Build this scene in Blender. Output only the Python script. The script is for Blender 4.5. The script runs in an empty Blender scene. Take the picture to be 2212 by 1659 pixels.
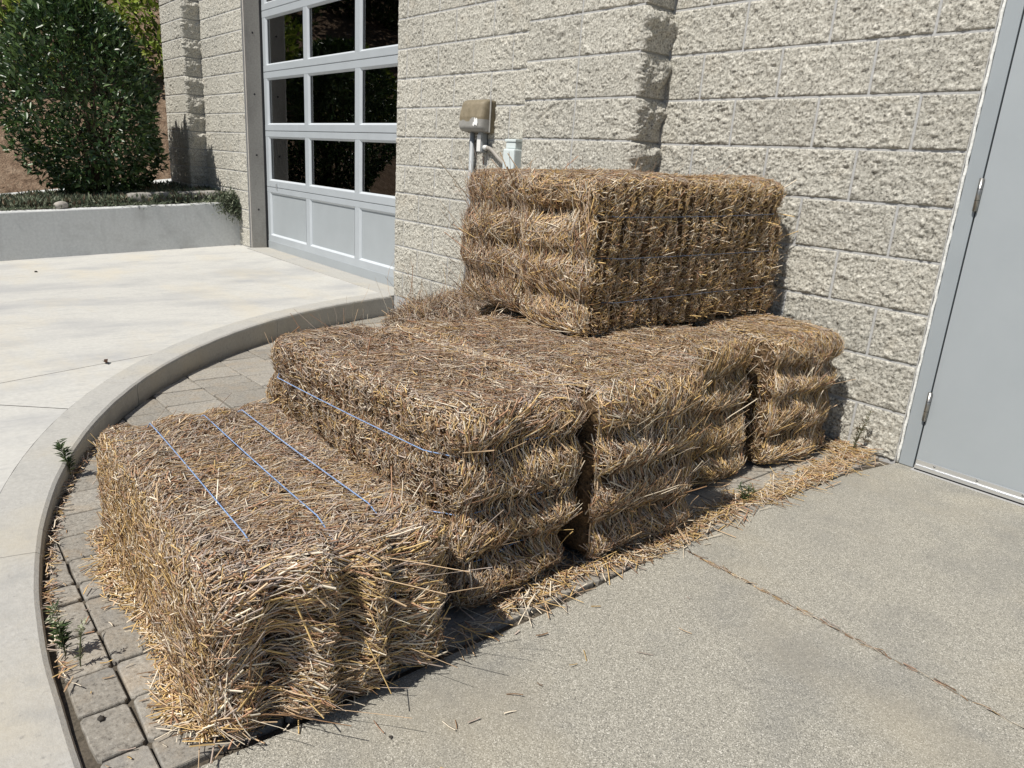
import bpy, bmesh, math, random
import numpy as np
from mathutils import Vector, Matrix

random.seed(7)
RNG = np.random.default_rng(11)
scene = bpy.context.scene
col = scene.collection

# ------------------------------------------------------------------ camera
CAM = np.array([1.28284, -3.03815, 1.06575])
YAW, PITCH, ROLL = -0.8606125, 0.2917514, 0.0665525
fw = np.array([math.sin(YAW)*math.cos(PITCH), math.cos(YAW)*math.cos(PITCH), -math.sin(PITCH)])
rt = np.array([math.cos(YAW), -math.sin(YAW), 0.0])
up = np.cross(rt, fw)
rt2 = rt*math.cos(ROLL) + up*math.sin(ROLL)
up2 = -rt*math.sin(ROLL) + up*math.cos(ROLL)
cam_data = bpy.data.cameras.new('camera')
cam_data.sensor_fit = 'HORIZONTAL'
cam_data.sensor_width = 36.0
cam_data.lens = 1565.97*36.0/2212.0
cam_data.clip_start = 0.05
cam_data.clip_end = 2000
cam = bpy.data.objects.new('camera', cam_data)
cam.matrix_world = Matrix(((rt2[0], up2[0], -fw[0], CAM[0]), (rt2[1], up2[1], -fw[1], CAM[1]),
                           (rt2[2], up2[2], -fw[2], CAM[2]), (0, 0, 0, 1)))
col.objects.link(cam)
scene.camera = cam

# ------------------------------------------------------------------ sky and sun
SUN_EL = math.radians(56)
SUN_SIDE = math.radians(4.5)            # a little from the door's side of the wall's normal
world = bpy.data.worlds.new('World')
scene.world = world
world.use_nodes = True
wn = world.node_tree.nodes
sky = wn.new('ShaderNodeTexSky')
sky.sky_type = 'NISHITA'
sky.sun_disc = False
sky.sun_elevation = SUN_EL
sky.sun_rotation = math.pi - SUN_SIDE
sky.air_density = 1.0
sky.dust_density = 0.6
wn['Background'].inputs['Strength'].default_value = 0.065
world.node_tree.links.new(sky.outputs['Color'], wn['Background'].inputs['Color'])
sd = bpy.data.lights.new('sun', 'SUN')
sd.energy = 4.8
sd.angle = math.radians(0.53)
sd.color = (1.0, 0.955, 0.88)
sun = bpy.data.objects.new('sun', sd)
to_sun = Vector((math.sin(SUN_SIDE)*math.cos(SUN_EL), -math.cos(SUN_SIDE)*math.cos(SUN_EL), math.sin(SUN_EL)))
sun.rotation_euler = to_sun.to_track_quat('Z', 'Y').to_euler()
sun.location = (0, -8, 12)
col.objects.link(sun)
scene.view_settings.view_transform = 'Standard'
scene.view_settings.look = 'None'
scene.view_settings.exposure = 0.2
scene.view_settings.gamma = 1.0
scene.cycles.max_bounces = 6
scene.cycles.diffuse_bounces = 3
scene.cycles.glossy_bounces = 3
scene.cycles.transmission_bounces = 3
scene.cycles.caustics_reflective = False
scene.cycles.caustics_refractive = False

# ------------------------------------------------------------------ helpers
def tag(o, label=None, cat=None, group=None, kind=None):
    if label: o['label'] = label
    if cat: o['category'] = cat
    if group: o['group'] = group
    if kind: o['kind'] = kind
    return o

def empty(name, loc=(0, 0, 0), rz=0.0):
    o = bpy.data.objects.new(name, None)
    o.empty_display_size = 0.1
    o.location = loc
    o.rotation_euler = (0, 0, rz)
    col.objects.link(o)
    return o

def link(name, me, mat, parent=None, smooth=False):
    o = bpy.data.objects.new(name, me)
    if mat is not None and len(me.materials) == 0:
        me.materials.append(mat)
    if smooth:
        me.polygons.foreach_set('use_smooth', [True]*len(me.polygons))
    col.objects.link(o)
    if parent is not None:
        o.parent = parent
    return o

def from_bm(name, bm, mat, parent=None, smooth=False):
    me = bpy.data.meshes.new(name)
    bm.normal_update()
    bm.to_mesh(me)
    bm.free()
    return link(name, me, mat, parent, smooth)

def np_mesh(name, verts, faces, colors=None):
    """verts (n,3), faces (m,k) all the same size k"""
    me = bpy.data.meshes.new(name)
    verts = np.asarray(verts, np.float32)
    faces = np.asarray(faces, np.int32)
    m, k = faces.shape
    me.vertices.add(len(verts))
    me.vertices.foreach_set('co', verts.ravel())
    me.loops.add(m*k)
    me.loops.foreach_set('vertex_index', faces.ravel())
    me.polygons.add(m)
    me.polygons.foreach_set('loop_start', np.arange(0, m*k, k, dtype=np.int32))
    me.update(calc_edges=True)
    if colors is not None:
        ca = me.color_attributes.new('tint', 'FLOAT_COLOR', 'POINT')
        c4 = np.ones((len(verts), 4), np.float32)
        c4[:, :3] = colors
        ca.data.foreach_set('color', c4.ravel())
    return me

def bm_box(bm, lo, hi, bevel=0.0):
    r = bmesh.ops.create_cube(bm, size=1.0)
    vs = r['verts']
    for v in vs:
        v.co = Vector([lo[i] + (v.co[i] + 0.5)*(hi[i]-lo[i]) for i in range(3)])
    if bevel > 0:
        es = list({e for v in vs for e in v.link_edges})
        bmesh.ops.bevel(bm, geom=es, offset=bevel, segments=2, profile=0.6, affect='EDGES')

def box(name, lo, hi, mat, parent=None, bevel=0.0):
    bm = bmesh.new()
    bm_box(bm, lo, hi, bevel)
    return from_bm(name, bm, mat, parent)

def tube_mesh(pts, rad, n=8, closed=False, cap=True):
    pts = [Vector(p) for p in pts]
    N = len(pts)
    rads = rad if isinstance(rad, (list, tuple)) else [rad]*N
    vs, fs = [], []
    ref = Vector((0, 0, 1))
    for i, p in enumerate(pts):
        a = pts[(i-1) % N] if (closed or i > 0) else pts[i]
        b = pts[(i+1) % N] if (closed or i < N-1) else pts[i]
        t = (b-a).normalized()
        if abs(t.dot(ref)) > 0.95:
            ref = Vector((1, 0, 0)) if abs(t.x) < 0.9 else Vector((0, 1, 0))
        u = t.cross(ref).normalized()
        w = t.cross(u).normalized()
        ref = w if False else ref
        for k in range(n):
            a2 = 2*math.pi*k/n
            vs.append(p + (u*math.cos(a2) + w*math.sin(a2))*rads[i])
    M = N if closed else N-1
    for i in range(M):
        j = (i+1) % N
        for k in range(n):
            fs.append((i*n+k, i*n+(k+1) % n, j*n+(k+1) % n, j*n+k))
    if cap and not closed:
        fs.append(tuple(range(n))[::-1])
        fs.append(tuple((N-1)*n+k for k in range(n)))
    me = bpy.data.meshes.new('tube')
    me.from_pydata([tuple(v) for v in vs], [], fs)
    me.update()
    bm = bmesh.new(); bm.from_mesh(me)
    bmesh.ops.recalc_face_normals(bm, faces=bm.faces)
    bm.to_mesh(me); bm.free()
    return me

def tube(name, pts, rad, mat, parent=None, n=8, closed=False):
    me = tube_mesh(pts, rad, n, closed)
    return link(name, me, mat, parent, smooth=True)

# value noise (numpy)
def vnoise(P, scale, seed=0):
    P = np.asarray(P, float)*scale
    i = np.floor(P).astype(np.int64)
    f = P - i
    f = f*f*(3-2*f)
    def h(a):
        x = (a[..., 0]*374761393 + a[..., 1]*668265263 + a[..., 2]*2147483647 + seed*144665) & 0xFFFFFFFF
        x = ((x ^ (x >> 13))*1274126177) & 0xFFFFFFFF
        x = x ^ (x >> 16)
        return (x & 0xFFFF)/65535.0*2-1
    o = 0
    for dx in (0, 1):
        for dy in (0, 1):
            for dz in (0, 1):
                w = (f[..., 0] if dx else 1-f[..., 0])*(f[..., 1] if dy else 1-f[..., 1])*(f[..., 2] if dz else 1-f[..., 2])
                o = o + w*h(i+np.array([dx, dy, dz]))
    return o

# ------------------------------------------------------------------ materials
def new_mat(name):
    m = bpy.data.materials.new(name)
    m.use_nodes = True
    nt = m.node_tree
    b = nt.nodes['Principled BSDF']
    return m, nt, b

def plain(name, c, rough=0.6, metal=0.0, spec=0.5, noise=0.0, nscale=30.0, bump=0.0, bscale=200.0):
    m, nt, b = new_mat(name)
    b.inputs['Base Color'].default_value = (*c, 1)
    b.inputs['Roughness'].default_value = rough
    b.inputs['Metallic'].default_value = metal
    b.inputs['Specular IOR Level'].default_value = spec
    tc = nt.nodes.new('ShaderNodeTexCoord')
    if noise > 0:
        n = nt.nodes.new('ShaderNodeTexNoise')
        n.inputs['Scale'].default_value = nscale
        n.inputs['Detail'].default_value = 6
        nt.links.new(tc.outputs['Object'], n.inputs['Vector'])
        r = nt.nodes.new('ShaderNodeValToRGB')
        r.color_ramp.elements[0].position = 0.3
        r.color_ramp.elements[1].position = 0.7
        r.color_ramp.elements[0].color = (*[x*(1-noise) for x in c], 1)
        r.color_ramp.elements[1].color = (*[min(1, x*(1+noise)) for x in c], 1)
        nt.links.new(n.outputs['Fac'], r.inputs['Fac'])
        nt.links.new(r.outputs['Color'], b.inputs['Base Color'])
    if bump > 0:
        n2 = nt.nodes.new('ShaderNodeTexNoise')
        n2.inputs['Scale'].default_value = bscale
        n2.inputs['Detail'].default_value = 4
        nt.links.new(tc.outputs['Object'], n2.inputs['Vector'])
        bp = nt.nodes.new('ShaderNodeBump')
        bp.inputs['Strength'].default_value = bump
        bp.inputs['Distance'].default_value = 0.004
        nt.links.new(n2.outputs['Fac'], bp.inputs['Height'])
        nt.links.new(bp.outputs['Normal'], b.inputs['Normal'])
    return m

def layered(name, stops, layers, rough=0.85, bump=0.3, bscale=300.0, bdist=0.003, coord='Object', rand=0.0, spec=0.3, grains=False):
    """colour = ramp(stops) over a fine noise; then layers of (scale, stretch, lo, hi, colour, amount) mixed on top"""
    m, nt, b = new_mat(name)
    N, L = nt.nodes, nt.links
    tc = N.new('ShaderNodeTexCoord')
    geo = N.new('ShaderNodeNewGeometry')
    src = geo.outputs['Position'] if coord == 'World' else tc.outputs['Object']
    if rand > 0:
        oi = N.new('ShaderNodeObjectInfo')
        vm = N.new('ShaderNodeVectorMath'); vm.operation = 'ADD'
        sc = N.new('ShaderNodeVectorMath'); sc.operation = 'SCALE'
        sc.inputs[0].default_value = (17.3, 11.1, 23.7)
        L.new(oi.outputs['Random'], sc.inputs['Scale'])
        L.new(src, vm.inputs[0]); L.new(sc.outputs[0], vm.inputs[1])
        src = vm.outputs[0]
    fs, fd = stops[0]
    n = N.new('ShaderNodeTexNoise')
    n.inputs['Scale'].default_value = fs
    n.inputs['Detail'].default_value = fd
    n.inputs['Roughness'].default_value = 0.65
    L.new(src, n.inputs['Vector'])
    r = N.new('ShaderNodeValToRGB')
    cr = r.color_ramp
    ss = stops[1:]
    cr.elements[0].position, cr.elements[0].color = ss[0][0], (*ss[0][1], 1)
    cr.elements[1].position, cr.elements[1].color = ss[-1][0], (*ss[-1][1], 1)
    for p, c in ss[1:-1]:
        e = cr.elements.new(p); e.color = (*c, 1)
    if grains:                         # separate sand grains instead of a smooth noise
        vo = N.new('ShaderNodeTexVoronoi'); vo.inputs['Scale'].default_value = fs
        L.new(src, vo.inputs['Vector'])
        sp = N.new('ShaderNodeSeparateColor'); L.new(vo.outputs['Color'], sp.inputs['Color'])
        L.new(sp.outputs[0], r.inputs['Fac'])
    else:
        L.new(n.outputs['Fac'], r.inputs['Fac'])
    out = r.outputs['Color']
    for (sc_, st, lo, hi, c, amt) in layers:
        mp = N.new('ShaderNodeMapping')
        mp.inputs['Scale'].default_value = st
        L.new(src, mp.inputs['Vector'])
        nn = N.new('ShaderNodeTexNoise')
        nn.inputs['Scale'].default_value = sc_
        nn.inputs['Detail'].default_value = 5
        nn.inputs['Roughness'].default_value = 0.6
        L.new(mp.outputs[0], nn.inputs['Vector'])
        mr = N.new('ShaderNodeMapRange')
        mr.inputs['From Min'].default_value = lo
        mr.inputs['From Max'].default_value = hi
        mr.inputs['To Max'].default_value = amt
        L.new(nn.outputs['Fac'], mr.inputs['Value'])
        mx = N.new('ShaderNodeMix'); mx.data_type = 'RGBA'
        L.new(mr.outputs[0], mx.inputs['Factor'])
        L.new(out, mx.inputs['A'])
        mx.inputs['B'].default_value = (*c, 1)
        out = mx.outputs['Result']
    if rand > 0:
        mr = N.new('ShaderNodeMapRange')
        mr.inputs['To Min'].default_value = 1-rand
        mr.inputs['To Max'].default_value = 1+rand
        L.new(oi.outputs['Random'], mr.inputs['Value'])
        vs = N.new('ShaderNodeVectorMath'); vs.operation = 'SCALE'
        L.new(out, vs.inputs[0]); L.new(mr.outputs[0], vs.inputs['Scale'])
        out = vs.outputs[0]
    L.new(out, b.inputs['Base Color'])
    b.inputs['Roughness'].default_value = rough
    b.inputs['Specular IOR Level'].default_value = spec
    if bump > 0:
        n2 = N.new('ShaderNodeTexNoise')
        n2.inputs['Scale'].default_value = bscale
        n2.inputs['Detail'].default_value = 5
        n2.inputs['Roughness'].default_value = 0.7
        L.new(src, n2.inputs['Vector'])
        bp = N.new('ShaderNodeBump')
        bp.inputs['Strength'].default_value = bump
        bp.inputs['Distance'].default_value = bdist
        L.new(n2.outputs['Fac'], bp.inputs['Height'])
        L.new(bp.outputs['Normal'], b.inputs['Normal'])
    return m

M = {}
M['block'] = layered('split_face_block', [(105, 4), (0.34, (0.12, 0.115, 0.102)), (0.42, (0.33, 0.316, 0.275)), (0.50, (0.455, 0.438, 0.385)), (0.58, (0.54, 0.52, 0.46)), (0.70, (0.73, 0.712, 0.645))],
                     [(6, (1, 1, 1), 0.56, 0.78, (0.47, 0.395, 0.29), 0.28), (45, (1, 1, 1), 0.60, 0.70, (0.20, 0.19, 0.175), 0.5)],
                     rough=0.95, bump=1.0, bscale=120, bdist=0.006, rand=0.06, spec=0.15)
M['mortar'] = layered('mortar', [(90, 5), (0.3, (0.34, 0.34, 0.335)), (0.7, (0.45, 0.45, 0.445))], [], rough=0.95, bump=0.3, bscale=200)
M['jamb_concrete'] = layered('jamb_concrete', [(60, 6), (0.3, (0.33, 0.31, 0.28)), (0.7, (0.44, 0.42, 0.385))],
                             [(4, (1, 1, 0.5), 0.5, 0.7, (0.24, 0.225, 0.205), 0.5)], bump=0.25, bscale=120)
M['driveway'] = layered('broomed_concrete', [(45, 8), (0.3, (0.45, 0.442, 0.412)), (0.7, (0.53, 0.52, 0.487))],
                        [(1.3, (1.7, 0.8, 1), 0.48, 0.70, (0.33, 0.332, 0.337), 0.75), (0.9, (1, 2.2, 1), 0.50, 0.70, (0.53, 0.48, 0.38), 0.65),
                         (5, (6, 1, 1), 0.54, 0.72, (0.35, 0.35, 0.345), 0.6), (0.45, (1, 1, 1), 0.52, 0.68, (0.32, 0.322, 0.322), 0.6),
                         (13, (5, 1.2, 1), 0.58, 0.74, (0.33, 0.325, 0.31), 0.5)],
                        rough=0.9, bump=0.35, bscale=160, bdist=0.002, coord='World')
M['curb'] = layered('curb_concrete', [(70, 8), (0.3, (0.355, 0.345, 0.32)), (0.7, (0.445, 0.435, 0.405))],
                    [(2.2, (1, 1, 1), 0.5, 0.7, (0.45, 0.405, 0.315), 0.55), (9, (1, 1, 1), 0.53, 0.70, (0.30, 0.297, 0.285), 0.5), (40, (1, 1, 1), 0.62, 0.72, (0.22, 0.21, 0.195), 0.6)],
                    rough=0.9, bump=0.4, bscale=180, bdist=0.003, coord='World')
M['slab'] = layered('sand_finish_slab', [(560, 1), (0.0, (0.10, 0.095, 0.083)), (0.16, (0.20, 0.19, 0.162)), (0.40, (0.27, 0.256, 0.216)), (0.75, (0.345, 0.327, 0.278)), (0.92, (0.44, 0.418, 0.36)), (1.0, (0.66, 0.63, 0.56))],
                    [(1.7, (1, 1, 1), 0.50, 0.68, (0.15, 0.15, 0.145), 0.48), (1.2, (1, 1.4, 1), 0.52, 0.74, (0.36, 0.315, 0.23), 0.42),
                     (6, (1, 1, 1), 0.56, 0.74, (0.17, 0.17, 0.162), 0.30), (17, (1, 1, 1), 0.64, 0.74, (0.44, 0.42, 0.37), 0.3), (0.7, (1, 1, 1), 0.55, 0.68, (0.20, 0.195, 0.18), 0.35)],
                    rough=0.85, bump=0.0, coord='World', grains=True)
M['paver'] = layered('tumbled_paver', [(110, 6), (0.30, (0.12, 0.108, 0.092)), (0.45, (0.265, 0.245, 0.212)), (0.60, (0.325, 0.302, 0.262)), (0.76, (0.47, 0.445, 0.40))],
                     [(9, (1, 1, 1), 0.52, 0.74, (0.34, 0.26, 0.17), 0.45), (14, (1, 1, 1), 0.52, 0.7, (0.215, 0.21, 0.20), 0.5)],
                     rough=0.92, bump=0.6, bscale=140, bdist=0.004, rand=0.14, coord='World')
M['joint_soil'] = layered('joint_soil', [(120, 6), (0.3, (0.05, 0.043, 0.033)), (0.7, (0.13, 0.11, 0.085))], [(20, (1, 1, 1), 0.55, 0.7, (0.2, 0.17, 0.13), 0.6)], rough=1, bump=0.8, bscale=150, coord='World')
M['soil'] = layered('hill_soil', [(9, 10), (0.3, (0.12, 0.078, 0.05)), (0.48, (0.27, 0.185, 0.125)), (0.7, (0.42, 0.315, 0.225))],
                    [(2, (1, 1, 1), 0.5, 0.7, (0.25, 0.175, 0.12), 0.5), (25, (1, 1, 1), 0.58, 0.7, (0.075, 0.05, 0.03), 0.7)], rough=1, bump=1.0, bscale=22, bdist=0.08, coord='World')
M['bed_soil'] = layered('bed_soil', [(40, 7), (0.3, (0.045, 0.034, 0.024)), (0.7, (0.12, 0.09, 0.06))], [], rough=1, bump=0.9, bscale=60, bdist=0.02, coord='World')
M['planter'] = layered('planter_concrete', [(40, 8), (0.3, (0.50, 0.51, 0.505)), (0.7, (0.62, 0.63, 0.62))],
                       [(3, (1, 1, 2), 0.5, 0.7, (0.40, 0.40, 0.39), 0.5), (2.0, (3, 3, 0.6), 0.55, 0.75, (0.35, 0.35, 0.345), 0.4)], rough=0.9, bump=0.3, bscale=90, coord='World')
M['door_paint'] = layered('grey_door_paint', [(3, 5), (0.3, (0.325, 0.355, 0.375)), (0.7, (0.35, 0.38, 0.40))],
                          [(7, (1, 1, 0.25), 0.60, 0.78, (0.29, 0.31, 0.32), 0.45), (30, (1, 1, 3), 0.66, 0.76, (0.42, 0.44, 0.45), 0.35)], rough=0.42, bump=0.04, bscale=260, spec=0.4)
M['frame_paint'] = plain('grey_frame_paint', (0.30, 0.33, 0.35), 0.45, spec=0.4, noise=0.05, nscale=4, bump=0.06, bscale=250)
M['garage_paint'] = plain('silver_garage_paint', (0.42, 0.455, 0.485), 0.38, metal=0.15, noise=0.04, nscale=5)
M['garage_panel'] = plain('garage_panel_paint', (0.345, 0.375, 0.395), 0.42, metal=0.1, noise=0.04, nscale=4)
M['bead'] = plain('sunlit_bead_paint', (0.52, 0.555, 0.585), 0.35, noise=0.03, nscale=8)  # door paint made paler, putting the sunlit look of the bevels into the colour
M['caulk'] = plain('white_caulk', (0.72, 0.72, 0.69), 0.6, noise=0.12, nscale=90, bump=0.6, bscale=120)
M['aluminium'] = plain('aluminium', (0.78, 0.79, 0.80), 0.32, metal=0.85)
M['steel'] = plain('dull_hinge_steel', (0.35, 0.34, 0.32), 0.35, metal=0.9, noise=0.15, nscale=60)
M['dark_rubber'] = plain('dark_rubber', (0.02, 0.02, 0.022), 0.7)
M['screw'] = plain('screw_steel', (0.25, 0.25, 0.25), 0.4, metal=0.8)
M['interior'] = plain('interior_dark', (0.13, 0.13, 0.125), 0.9, noise=0.2, nscale=2)
M['pvc'] = plain('grey_pvc', (0.33, 0.35, 0.36), 0.5, noise=0.06, nscale=10)
M['flex'] = plain('flex_conduit', (0.30, 0.28, 0.25), 0.55, noise=0.1, nscale=20)
M['white_fit'] = plain('white_fitting', (0.72, 0.72, 0.70), 0.45)
M['jbox'] = plain('pale_junction_box', (0.60, 0.66, 0.66), 0.45, noise=0.05, nscale=8)
M['cover'] = layered('weathered_cover_plastic', [(25, 6), (0.3, (0.155, 0.13, 0.085)), (0.7, (0.25, 0.21, 0.145))], [], rough=0.6, bump=0.15, bscale=60)
M['cover_low'] = layered('weathered_grey_plastic', [(25, 6), (0.3, (0.24, 0.235, 0.22)), (0.7, (0.34, 0.33, 0.31))], [], rough=0.55, bump=0.15, bscale=60)
M['sticker'] = plain('white_sticker', (0.8, 0.8, 0.79), 0.6)
M['log'] = layered('weathered_log', [(30, 7), (0.3, (0.20, 0.19, 0.175)), (0.7, (0.36, 0.34, 0.31))], [(9, (1, 1, 1), 0.55, 0.7, (0.09, 0.075, 0.06), 0.7)], rough=0.95, bump=0.6, bscale=50, bdist=0.01)
M['rock'] = layered('rounded_rock', [(30, 7), (0.3, (0.28, 0.26, 0.23)), (0.7, (0.42, 0.39, 0.35))], [], rough=0.9, bump=0.4, bscale=60)
M['twine_blue'] = plain('blue_twine', (0.27, 0.40, 0.66), 0.6, noise=0.35, nscale=200, bump=0.8, bscale=700)
M['twine_grey'] = plain('slate_twine', (0.085, 0.105, 0.15), 0.7, noise=0.3, nscale=300, bump=0.8, bscale=700)
M['bark'] = layered('bark', [(40, 6), (0.3, (0.06, 0.04, 0.028)), (0.7, (0.14, 0.10, 0.07))], [], rough=1, bump=0.8, bscale=60, bdist=0.01)
M['dead_leaf'] = plain('dead_leaf', (0.09, 0.045, 0.025), 0.8)
M['pebble'] = plain('dark_pebble', (0.035, 0.03, 0.025), 0.9)

def tint_mat(name, rough=0.6, spec=0.3, trans=0.0, gain=1.0):
    m, nt, b = new_mat(name)
    a = nt.nodes.new('ShaderNodeVertexColor'); a.layer_name = 'tint'
    nt.links.new(a.outputs['Color'], b.inputs['Base Color'])
    b.inputs['Roughness'].default_value = rough
    b.inputs['Specular IOR Level'].default_value = spec
    if trans > 0:
        tr = nt.nodes.new('ShaderNodeBsdfTranslucent')
        nt.links.new(a.outputs['Color'], tr.inputs['Color'])
        mx = nt.nodes.new('ShaderNodeMixShader')
        mx.inputs[0].default_value = trans
        nt.links.new(b.outputs[0], mx.inputs[1]); nt.links.new(tr.outputs[0], mx.inputs[2])
        nt.links.new(mx.outputs[0], nt.nodes['Material Output'].inputs['Surface'])
    return m
M['straw'] = tint_mat('straw', 0.5, 0.35, 0.12)
M['leaf'] = tint_mat('glossy_leaf', 0.36, 0.5, 0.15)
M['dull_leaf'] = tint_mat('dull_leaf', 0.6, 0.3, 0.25)
M['core'] = layered('packed_straw', [(110, 8), (0.3, (0.035, 0.021, 0.010)), (0.5, (0.13, 0.08, 0.04)), (0.7, (0.27, 0.175, 0.095))],  # dark base colour paints in the shade of gaps between stalks
                    [(12, (1, 1, 1), 0.5, 0.7, (0.07, 0.045, 0.022), 0.5)], rough=0.9, bump=1.0, bscale=160, bdist=0.01)
def glass_mat():
    m = bpy.data.materials.new('window_glass'); m.use_nodes = True
    nt = m.node_tree
    nt.nodes.remove(nt.nodes['Principled BSDF'])
    fr = nt.nodes.new('ShaderNodeFresnel'); fr.inputs['IOR'].default_value = 1.9
    tr = nt.nodes.new('ShaderNodeBsdfTransparent'); tr.inputs['Color'].default_value = (0.72, 0.75, 0.74, 1)
    gl = nt.nodes.new('ShaderNodeBsdfGlossy'); gl.inputs['Roughness'].default_value = 0.01
    mx = nt.nodes.new('ShaderNodeMixShader')
    nt.links.new(fr.outputs[0], mx.inputs[0]); nt.links.new(tr.outputs[0], mx.inputs[1]); nt.links.new(gl.outputs[0], mx.inputs[2])
    nt.links.new(mx.outputs[0], nt.nodes['Material Output'].inputs['Surface'])
    return m
M['glass'] = glass_mat()

# ================================================================== THE SETTING
CC = np.array([-0.173, 0.788]); CR = 3.70; CB = 0.15     # curb circle and width
def paver_z(x):
    return -0.04*(0.15 - x)
def drive_z(x, y):
    t = min(max((-3.95 - x)/3.25, 0), 1)
    return t*0.055*min(y, 0.0) - 0.002

# far ground sheet
bm = bmesh.new()
bmesh.ops.create_grid(bm, x_segments=2, y_segments=2, size=400)
for v in bm.verts: v.co.z = -0.5
tag(from_bm('ground', bm, M['soil']), kind='structure')

# driveway: polar sheet outside the curb, cut by two saw joints
bm = bmesh.new()
th0, th1 = math.radians(165), math.radians(268)
rs = [CR+CB-0.0015, 4.1, 4.5, 5, 5.6, 6.3, 7, 8, 9.5, 12, 16, 22]
TH = 60
grid = []
for r in rs:
    row = []
    for k in range(TH+1):
        th = th0 + (th1-th0)*k/TH
        x, y = CC[0]+r*math.cos(th), CC[1]+r*math.sin(th)
        row.append(bm.verts.new((x, y, drive_z(x, y))))
    grid.append(row)
for i in range(len(rs)-1):
    for k in range(TH):
        bm.faces.new((grid[i][k], grid[i+1][k], grid[i+1][k+1], grid[i][k+1]))
def cut_joint(bm, p, d, w):
    d = Vector((d[0], d[1], 0)).normalized(); n = Vector((-d.y, d.x, 0))
    for s in (-1, 1):
        bmesh.ops.bisect_plane(bm, geom=list(bm.verts)+list(bm.edges)+list(bm.faces), plane_co=Vector((p[0], p[1], 0))+n*s*w/2, plane_no=n, dist=1e-5)
    dead = [f for f in bm.faces if abs((f.calc_center_median()-Vector((p[0], p[1], 0))).dot(n)*0 + ((f.calc_center_median().xy-Vector(p)).dot(n.xy))) < w/2*0.9]
    bmesh.ops.delete(bm, geom=dead, context='FACES')
cut_joint(bm, (-2.64, -2.36), (0.23, -0.70), 0.005)
cut_joint(bm, (-2.09, -2.70), (-0.172, -0.211), 0.006)
bmesh.ops.recalc_face_normals(bm, faces=bm.faces)
for f in bm.faces:
    if f.normal.z < 0: f.normal_flip()
drive = tag(from_bm('driveway', bm, M['driveway'], smooth=False), kind='structure')
# joint filler bed under the driveway, same polar patch 12 mm lower
bm = bmesh.new()
vs = []
for r in (CR+0.02, 24):
    vs.append([bm.verts.new((CC[0]+r*math.cos(th0+(th1-th0)*k/40), CC[1]+r*math.sin(th0+(th1-th0)*k/40), 0)) for k in range(41)])
for k in range(40): bm.faces.new((vs[0][k], vs[1][k], vs[1][k+1], vs[0][k+1]))
for v in bm.verts: v.co.z = drive_z(v.co.x, v.co.y) - 0.15 if v.co.x < -4 else -0.022
bmesh.ops.recalc_face_normals(bm, faces=bm.faces)
tag(from_bm('driveway_bed', bm, M['joint_soil']), kind='structure')

# curb: rounded inner arris, built as cast segments with tooled joints
curb = tag(empty('curb', (0, 0, 0)), kind='structure')
def curb_path(s):
    """s<0: metres along the arc from the straight start; s>=0 straight along +x; returns point, outward normal"""
    if s <= 0:
        th = -math.pi/2 + s/CR
        return np.array([CC[0]+CR*math.cos(th), CC[1]+CR*math.sin(th)]), np.array([math.cos(th), math.sin(th)])
    return np.array([CC[0]+s, CC[1]-CR]), np.array([0.0, -1.0])
# joint at the spot seen in the photograph: theta of (-2.243,-2.29)
thj = math.atan2(-2.29-CC[1], -2.243-CC[0])
sj = (thj + math.pi/2)*CR
edges = sorted([sj + 1.55*k for k in range(-3, 5)])
prof = [(0.0, -0.30), (0.0, -0.016), (0.004, -0.006), (0.014, 0.0), (0.05, 0.001), (0.10, 0.001), (CB-0.005, 0.0004), (CB-0.002, -0.0035), (CB, -0.30)]
for e0, e1 in zip(edges[:-1], edges[1:]):
    a, b_ = e0+0.0015, e1-0.0015
    if a < -5.25: a = -5.25
    if b_ < a+0.1: continue
    n = 70
    vs, fs = [], []
    for i in range(n+1):
        p, nn = curb_path(a+(b_-a)*i/n)
        wob = 0.0004*math.sin(0.5*i+e0*5) + 0.0002*math.sin(2.3*i)
        for (o, z) in prof:
            q = p + nn*(o + (wob if o < 0.02 else 0))
            vs.append((q[0], q[1], z + (0.0005*math.sin(0.7*i) if z > -0.02 else 0)))
    k = len(prof)
    for i in range(n):
        for j in range(k-1):
            fs.append((i*k+j, (i+1)*k+j, (i+1)*k+j+1, i*k+j+1))
    fs.append(tuple(range(k))); fs.append(tuple(n*k+j for j in range(k))[::-1])
    me = bpy.data.meshes.new('curb_segment'); me.from_pydata(vs, [], fs); me.update()
    bm = bmesh.new(); bm.from_mesh(me); bmesh.ops.recalc_face_normals(bm, faces=bm.faces); bm.to_mesh(me); bm.free()
    link('curb_segment', me, M['curb'], curb)

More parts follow.
